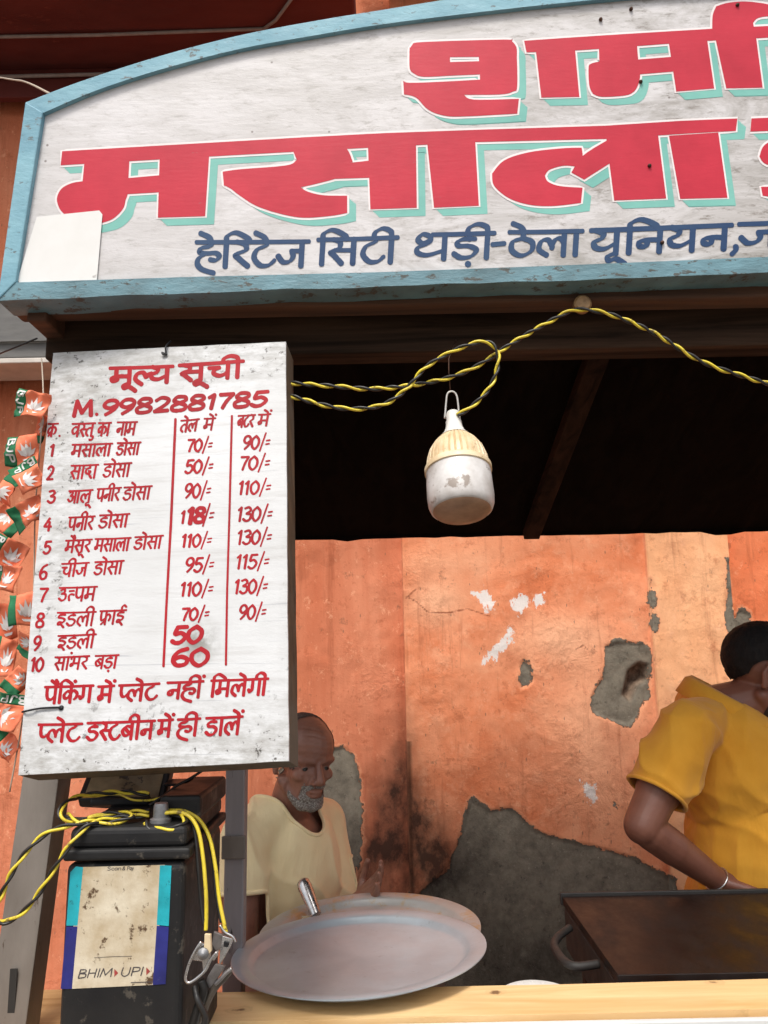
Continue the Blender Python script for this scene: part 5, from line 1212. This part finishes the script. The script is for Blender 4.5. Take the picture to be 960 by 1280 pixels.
def skin(name, c1, c2, c3):
    k = NT(name); col = k.mix(k.ramp(k.noise(9, 6), .35, .7), c1, c2); col = k.mix(k.ramp(k.noise(45, 6, (1, 1, 1), .7), .55, .72, 0, .5), col, c3)
    k.color(col); k.set(rough=k.ramp(k.noise(20, 4), .3, .7, .36, .52), spec=.45); k.b.inputs['Subsurface Weight'].default_value = .06; k.b.inputs['Subsurface Radius'].default_value = (.02, .008, .005); k.b.inputs['Subsurface Scale'].default_value = .5
    k.bump(k.noise(160, 4), .0008, .4); k.bump(k.noise(420, 2), .0004, .4); return k.m
def cloth(name, c1, c2, sc2=900):
    k = NT(name); col = k.mix(k.ramp(k.noise(5, 6), .35, .7), c1, c2); k.color(col); k.set(rough=.92, spec=.15)
    k.b.inputs['Sheen Weight'].default_value = .15
    k.bump(k.noise(7, 4, (1, 1, .6), .55, 1.4), .014, .55); k.bump(k.noise(26, 4, (1, 1, .4), .6, .8), .004, .35); k.bump(k.noise(sc2, 2), .0005, .25); return k.m
def eyes(M, s, parent, mats):
    for sg in (1, -1):
        c = M @ (Vector((.0668, .032 * sg, -.0045)) * s); q = M.to_3x3() @ Matrix.Rotation(R(112), 3, 'Y')
        m = MB(); rr = .0128 * s; pf = [(0 if k_ in (0, 12) else rr * math.sin(math.pi * k_ / 12), rr * math.cos(math.pi * k_ / 12)) for k_ in range(13)]
        m.lathe(pf[:4], c, q, 16, 1); m.lathe(pf[3:], c, q, 16, 0); m.build('eye', mats, parent, smooth=True)
MT['eyewhite'] = simple('eye_white', (.11, .085, .075), (.08, .06, .055), 30, .3); MT['iris'] = simple('dark_iris', (.012, .008, .006), (.02, .012, .01), 30, .15)

# ---- old man in a cream vest, sitting behind the plates
B1 = onY(359, 1075, 2.0); a1 = R(58); f1 = Vector((math.sin(a1), -math.cos(a1), 0)); l1 = Vector((-f1.y, f1.x, 0)); B1.z = 0
p1 = lambda f, l, z: B1 + f1 * f + l1 * l + Vector((0, 0, z))
man = thing('person', 'seated older man with grey stubble in a cream t-shirt looking down behind the plates', 'person', p1(0, 0, 0))
hc = onY(380, 950, 1.95); H1 = headM(hc, R(-58), R(8), R(-3)); s1 = .86
sh = {1: p1(-.005, .15, 1.11), -1: p1(-.005, -.158, 1.115)}
elb = {-1: p1(.03, -.2, .85), 1: onY(420, 1165, 2.06)}
wrs = {-1: p1(.2, -.1, .8), 1: onY(444, 1131, 1.9)}
body = [('ell', p1(0, 0, 1.01), (.1, .14, .165), Matrix((f1, l1, Vector((0, 0, 1)))).transposed()), ('ell', p1(.02, 0, .80), (.105, .128, .19), Matrix((f1, l1, Vector((0, 0, 1)))).transposed()), ('ell', p1(0, 0, .64), (.13, .165, .11), Matrix((f1, l1, Vector((0, 0, 1)))).transposed()),
        ('cap', p1(-.01, .1, 1.125), .05, sh[1], .048), ('cap', p1(-.01, -.1, 1.125), .05, sh[-1], .048), ('cap', p1(-.015, .04, 1.15), .05, p1(-.015, .1, 1.125), .045), ('cap', p1(-.015, -.04, 1.15), .05, p1(-.015, -.1, 1.125), .045),
        ('cap', p1(-.01, 0, 1.13), .052, hc + Vector((0, 0, -.065)) - f1 * .03, .047)]
for sg in (1, -1):
    body += [('cap', sh[sg], .047, elb[sg], .037), ('cap', elb[sg], .036, wrs[sg], .024)]
    hp, kn_, an_ = p1(.02, .09 * sg, .62), p1(.40, .11 * sg, .57), p1(.40, .1 * sg, .09)
    body += [('cap', hp, .085, kn_, .058), ('cap', kn_, .054, an_, .035), ('cap', an_ + Vector((0, 0, -.04)) - f1 * .03, .035, an_ + f1 * .14 + Vector((0, 0, -.06)), .028)]
hd = (onY(472, 1106, 1.86) - wrs[1])
body += hand_prims(wrs[1], hd, Vector((-.3, -.4, .6)), .84, .3, 1)
body += hand_prims(wrs[-1], f1 * .8 + Vector((.2, .2, -.1)), Vector((0, 0, -1)), .95, .5, 1)
body += head_prims(H1, s1)
def face_lines(M, s, amp):
    Mi = M.inverted()
    def f(co):
        q = (Mi @ co) / s
        if q.x < .02 or abs(q.y) > .085 or q.z > .11 or q.z < -.13: return 0.
        d = 0.
        if q.z > .03: d -= max(0, math.sin((q.z + .004 * math.sin(q.y * 60)) * 2 * math.pi / .0155)) ** 3 * .0016 * max(0, 1 - abs(q.y) / .06)
        nl = abs(q.y) - (.018 + .42 * max(0, -.028 - q.z)); 
        if -.085 < q.z < -.024 and q.x > .06: d -= math.exp(-(nl / .0035) ** 2) * .0026
        if q.z < -.004 and q.z > -.03 and abs(abs(q.y) - .034) < .02: d -= math.exp(-((q.z + .0185 + .006 * math.cos((abs(q.y) - .034) * 70)) / .0026) ** 2) * .0016
        eyec = math.hypot((abs(q.y) - .033) / .02, (q.z - .001) / .0105)
        if q.x > .05: d -= math.exp(-eyec ** 2 * 1.2) * .0028
        cheek = math.hypot((abs(q.y) - .05) / .018, (q.z + .06) / .022)
        if q.x > .02: d -= math.exp(-cheek ** 2) * .006
        return d * amp * s
    return f
bme = remesh('body', body, .0034, 3, face_lines(H1, s1, 1.35))
MT['skin1'] = skin('weathered_brown_skin', srgb(142, 98, 80), srgb(122, 82, 68), srgb(96, 62, 52))
H1i = H1.inverted()
hl = lambda co: (H1i @ co) / s1
def nzz(co, s_, a_): return a_ * mnoise.noise(co * s_)
def beard1(co):
    q = hl(co)
    if q.z > .01 or q.x < -.02 or q.length > .2: return 1.
    mouth = ((q.x - .09) / .05) ** 2 + (q.y / .026) ** 2 + ((q.z + .067) / .0125) ** 2
    up = -.048 - .35 * max(abs(q.y) - .03, 0) + (.03 if q.x < .02 else 0) * 0
    dz = q.z - (-.046 if abs(q.y) < .035 else -.075 + .9 * (abs(q.y) - .05)) + nzz(co, 160, .008) + nzz(co, 420, .008)
    return max(dz, (-.125 - q.z), (1 - mouth) * .01, .028 - q.x) * 1.
def hair1(co):
    q = hl(co); ear = .034 - math.hypot(q.x + .012, q.z + .004)
    n_ = nzz(co, 120, .008)
    front = q.x - (.03 + (.02 if abs(q.y) > .05 else -.01) - .25 * max(q.z - .09, 0)) + n_
    low = (-.052 - q.z) if q.x < -.03 else (-.012 - q.z)
    return max(front, ear if abs(q.y) > .06 else -1, low + n_)
MT['grey_hair'] = simple('grey_stubble', (.17, .145, .125), (.1, .075, .062), 90, .9, bump=.6, bscale=420, c3=(.32, .3, .27), t3=.5, s3=300)
hm1 = cut(bme, hair1, 'hair', lambda c: .0012 + abs(nzz(c, 300, .0016)))
MT['crop_hair'] = simple('cropped_grey_hair', (.075, .055, .045), (.045, .032, .027), 60, .85, bump=1, bscale=420, c3=(.17, .15, .135), t3=.58, s3=230)
bd1 = cut(bme, beard1, 'beard', lambda c: .0012 + abs(nzz(c, 380, .003)))
fr3 = Matrix((f1, l1, Vector((0, 0, 1)))).transposed()
shirt = [('ell', p1(.0, 0, 1.015), (.118, .154, .17), fr3), ('ell', p1(.02, 0, .80), (.13, .15, .2), fr3), ('ell', p1(.01, 0, .66), (.15, .18, .12), fr3),
         ('cap', p1(-.012, .03, 1.145), .068, p1(-.012, .1, 1.122), .063), ('cap', p1(-.012, -.03, 1.145), .068, p1(-.012, -.1, 1.122), .063)]
for sg in (1, -1):
    d = elb[sg] - sh[sg]; shirt += [('cap', p1(-.012, .1 * sg, 1.12), .062, sh[sg] - Vector((0, 0, .004)), .061), ('cap', sh[sg] - Vector((0, 0, .004)), .062, sh[sg] + d * .62, .066)]
def wr1(co):
    return nzz(co, 9, .008) + .008 * (1 - abs(math.sin((co.x * .8 + co.z * .5) * 38 + mnoise.noise(co * 5) * 4))) ** 2 + .007 * math.sin(co.z * 60 + mnoise.noise(co * 7) * 7) * max(0, min(1, (1.0 - co.z) * 4)) + nzz(co, 26, .002)
sme = remesh('shirt', shirt, .0055, 9, wr1)
def neck1(co):
    q = co - p1(0, 0, 0); f, l, z = q.dot(f1), q.dot(l1), co.z
    t = min(max((f + .02) / .07, 0), 1); rz = .07 + .035 * t
    v = 1 - (l / .07) ** 2 - ((z - 1.222) / rz) ** 2
    out = v * .05
    for sg in (1, -1):
        d = (elb[sg] - sh[sg]); L_ = d.length; d = d / L_; w_ = co - sh[sg]; tt = w_.dot(d)
        if (w_ - d * tt).length < .088 and sg * l > .148: out = max(out, tt - .095)
    return max(out, .60 - z)
MT['cream_cloth'] = cloth('cream_cotton', srgb(238, 220, 176), srgb(226, 206, 160))
part_mesh('body', bme, MT['skin1'], man)
part_mesh('hair', hm1, MT['crop_hair'], man); part_mesh('beard', bd1, MT['grey_hair'], man)
smc = cut(sme, neck1, 'shirt')
mk = hems(smc, man, MT['cream_cloth'], .005, lambda c: c.z > .8)
shirt_o = part_mesh('shirt', smc, MT['cream_cloth'], man, .004); mk(shirt_o)
legs1 = [('ell', p1(0, 0, .66), (.15, .185, .12), fr3)]
for sg in (1, -1): hp, kn_, an_ = p1(.02, .09 * sg, .62), p1(.40, .11 * sg, .57), p1(.40, .1 * sg, .13); legs1 += [('cap', hp, .1, kn_, .075), ('cap', kn_, .075, an_, .075)]
MT['dhoti'] = cloth('white_cotton', srgb(220, 206, 180), srgb(200, 184, 156))
part_mesh('dhoti', remesh('dhoti', legs1, .014, 5), MT['dhoti'], man)
eyes(H1, s1, man, [MT['eyewhite'], MT['iris']])
# stool he sits on
stool = thing('wooden_stool', 'plain wooden stool under the seated older man', 'stool', p1(-.02, 0, 0))
m = MB(); c = p1(-.02, 0, .5); m.lathe([(0, 0), (.16, 0), (.165, .005), (.165, .025), (.16, .03), (0, .03)], c, None, 32); m.build('seat', MT['plank2'], stool, smooth=R(40))
for sg in (1, -1):
    for s2 in (1, -1): m = MB(); m.tube([p1(-.02 + .11 * s2, .11 * sg, .499), p1(-.02 + .15 * s2, .15 * sg, 0)], .016, 10); m.build('leg', MT['plank2'], stool, smooth=True)

# ---- cook in a mustard polo shirt at the griddle
C2 = Vector((.835, 2.0, 0)); f2 = Vector((.93, -.37, 0)).normalized(); l2 = Vector((-f2.y, f2.x, 0)); fr2b = Matrix((f2, l2, Vector((0, 0, 1)))).transposed()
p2 = lambda f, l, z: C2 + f2 * f + l2 * l + Vector((0, 0, z))
cook = thing('person', 'cook with short black hair in a mustard polo shirt bent over the griddle', 'person', p2(0, 0, 0))
hc2 = Vector((.946, 1.97, 1.468)); H2 = headM(hc2, R(-12), R(24), R(-4)); s2_ = 1.0
sR, eR, wR = onY(858, 912, 1.845), onY(803, 1032, 1.79), onY(900, 1102, 1.86)
sL, eL, wL = p2(-.05, .19, 1.38), p2(.08, .25, 1.13), p2(.33, .1, 1.12)
body = [('ell', p2(.02, 0, 1.23), (.125, .165, .19), fr2b), ('ell', p2(.05, 0, 1.03), (.15, .165, .2), fr2b), ('ell', p2(.01, 0, .86), (.135, .175, .14), fr2b),
        ('cap', p2(-.03, -.06, 1.346), .05, sR, .052), ('cap', p2(-.03, .06, 1.346), .05, sL, .052), ('cap', p2(-.015, 0, 1.38), .066, hc2 - Vector((.03, 0, .06)), .058),
        ('cap', sR, .056, eR, .041), ('cap', sR.lerp(eR, .3), .052, sR.lerp(eR, .65), .05), ('cap', eR, .037, wR, .026), ('cap', eR.lerp(wR, .1), .04, eR.lerp(wR, .4), .0385), ('cap', eR.lerp(wR, .35), .0385, eR.lerp(wR, .9), .0275), ('ell', eR + (eR - wR).normalized() * .018 + Vector((0, 0, -.008)), (.026, .026, .026)), ('cap', sL, .056, eL, .044), ('cap', eL, .043, wL, .027)]
for sg in (1, -1):
    hp, kn_, an_ = p2(.0, .1 * sg, .84), p2(.03, .11 * sg, .47), p2(.0, .11 * sg, .09)
    body += [('cap', hp, .095, kn_, .062), ('cap', kn_, .06, an_, .04), ('cap', an_ - f2 * .04 + Vector((0, 0, -.045)), .038, an_ + f2 * .15 + Vector((0, 0, -.06)), .03)]
body += hand_prims(wR, Vector((.9, -.15, -.25)), Vector((0, -.2, -1)), 1.0, .55, -1) + hand_prims(wL, Vector((.7, -.6, -.3)), Vector((0, 0, -1)), 1.0, .6, 1) + head_prims(H2, s2_)
bme2 = remesh('body', body, .0036, 4, face_lines(H2, s2_, .4))
MT['skin2'] = skin('warm_brown_skin', srgb(126, 82, 66), srgb(110, 68, 54), srgb(94, 56, 46))
H2i = H2.inverted(); hl2 = lambda co: (H2i @ co) / s2_
def hair2(co):
    q = hl2(co)
    ear = .036 - math.hypot(q.x + .012, q.z + .006)
    line = (.028 if q.x > -.02 else .028 - (min(-.02 - q.x, .05)) * 1.35)
    front = q.x - (.062 + .1 * max(q.z - .05, 0))
    side = (line - q.z) + nzz(co, 140, .006)
    return max(side, front, ear if abs(q.y) > .055 else -1)
def beard2(co):
    q = hl2(co)
    if q.x < .0 or q.z > .0 or q.length > .2: return 1.
    mouth = ((q.x - .09) / .05) ** 2 + (q.y / .026) ** 2 + ((q.z + .067) / .0125) ** 2
    up = (-.045 if abs(q.y) < .035 else -.03 - .3 * (abs(q.y) - .035))
    return max(q.z - up + nzz(co, 160, .006), -.128 - q.z, (1 - mouth) * .01, .012 - q.x)
MT['black_hair'] = simple('black_hair', (.006, .005, .005), (.014, .011, .01), 90, .7, spec=.2, bump=1, bscale=420, st=(1, 1, .35))
MT['black_beard'] = simple('dark_stubble', (.03, .018, .014), (.05, .028, .022), 120, .9, bump=1, bscale=420)
hm2 = cut(bme2, hair2, 'hair', lambda c: .007 + nzz(c, 60, .002) + nzz(c, 250, .0016)); bd2 = cut(bme2, beard2, 'beard', lambda c: .001 + abs(nzz(c, 380, .0025)))
shirt = [('ell', p2(.02, 0, 1.235), (.142, .178, .185), fr2b), ('ell', p2(.06, 0, 1.06), (.17, .185, .2), fr2b), ('ell', p2(.05, 0, .92), (.17, .195, .16), fr2b),
         ('cap', p2(-.03, -.05, 1.348), .067, sR, .067), ('cap', p2(-.03, .05, 1.348), .067, sL, .067), ('cap', p2(-.01, 0, 1.325), .08, p2(0, 0, 1.37), .06)]
for s_, e_ in ((sR, eR), (sL, eL)): shirt += [('cap', s_, .066, s_.lerp(e_, .45), .069), ('cap', s_.lerp(e_, .3), .069, s_.lerp(e_, .72), .067)]
def wr2(co):
    q = co - p2(0, 0, 0); arm = mnoise.noise(co * 7)
    dgl = (co - sR).dot(Vector((.55, -.2, .8)))
    near = math.exp(-((co - sR.lerp(eR, .35)).length / .13) ** 2)
    rid = lambda x: (1 - abs(math.sin(x))) ** 2
    w_ = max(0, min(1, (1.34 - co.z) * 5))
    return nzz(co, 8, .009) + .015 * rid(dgl * 40 + arm * 3) * near + .014 * w_ * rid((co.z * 1.1 + q.dot(f2) * .9) * 20 + arm * 2.6) * (.4 + mnoise.noise(co * 5 + Vector((9, 0, 0)))) + .004 * rid((co.z * .6 - q.dot(f2)) * 34 + arm * 3) + nzz(co, 24, .002)
sme2 = remesh('shirt', shirt, .0055, 9, wr2)
def neck2(co):
    q = co - p2(0, 0, 0); f, l, z = q.dot(f2), q.dot(l2), co.z
    out = min((1 - ((f - .018) / .078) ** 2 - (l / .07) ** 2) * .04, (z - (1.375 - .45 * (f + .03))) * .5)
    for s_, e_, sg in ((sR, eR, -1), (sL, eL, 1)):
        d = (e_ - s_); d = d / d.length; w_ = co - s_; tt = w_.dot(d)
        if (w_ - d * tt).length < .1 and (sg * l > .1): out = max(out, tt - .165 + .25 * 0)
    return max(out, .78 - z)
MT['mustard'] = cloth('mustard_cotton', srgb(220, 160, 58), srgb(202, 140, 42))
part_mesh('body', bme2, MT['skin2'], cook); part_mesh('hair', hm2, MT['black_hair'], cook); part_mesh('beard', bd2, MT['black_beard'], cook)
smc2 = cut(sme2, neck2, 'shirt'); mk = hems(smc2, cook, MT['mustard'], .0045, lambda c: (c - p2(0, 0, c.z)).length > .16 and c.z > 1.0)
polo = part_mesh('polo_shirt', smc2, MT['mustard'], cook, .004); mk(polo)
# folded collar
m = MB(); vs, n_ = [], 40; cen = p2(.018, 0, 0)
for i in range(n_ + 1):
    t = R(16) + R(328) * i / n_       # from the front opening round the back
    fr_ = math.cos(t); sdx = math.sin(t); back = (1 - fr_) / 2
    for (rr, zz) in ((.0635, -.006), (.067, .012), (.08, .008), (.103 + .014 * (1 - back), -.026 - .01 * (1 - back))):
        vs.append(cen + f2 * (fr_ * rr * 1.12) + l2 * (sdx * rr) + Vector((0, 0, 1.459 - .045 * (1 + fr_ * 1.0) + zz)))
m.add(vs, [(i * 4 + j, i * 4 + j + 1, (i + 1) * 4 + j + 1, (i + 1) * 4 + j) for i in range(n_) for j in range(3)])
co_ = m.build('collar', MT['mustard'], cook, smooth=True); q = co_.modifiers.new('cloth', 'SOLIDIFY'); q.thickness = .003; q.offset = 0
trs = [('ell', p2(.01, 0, .87), (.15, .19, .14), fr2b)]
for sg in (1, -1): hp, kn_, an_ = p2(.0, .1 * sg, .84), p2(.03, .11 * sg, .47), p2(.0, .11 * sg, .1); trs += [('cap', hp, .11, kn_, .08), ('cap', kn_, .08, an_, .07)]
MT['trouser'] = cloth('dark_trouser_cloth', srgb(60, 60, 66), srgb(48, 48, 54))
part_mesh('trousers', remesh('trousers', trs, .014, 4), MT['trouser'], cook)
dw = (wR - eR).normalized(); qm = dw.to_track_quat('Z', 'Y').to_matrix()
m = MB(); m.tube([wR - dw * .012 + qm @ Vector((.0285 * math.cos(a), .0285 * math.sin(a), .004 * math.sin(a))) for a in [2 * math.pi * i / 32 for i in range(33)]], .002, 8)
tag(m.build('bracelet', MT['steel'], cook, smooth=True))
eyes(H2, s2_, cook, [MT['eyewhite'], MT['iris']])
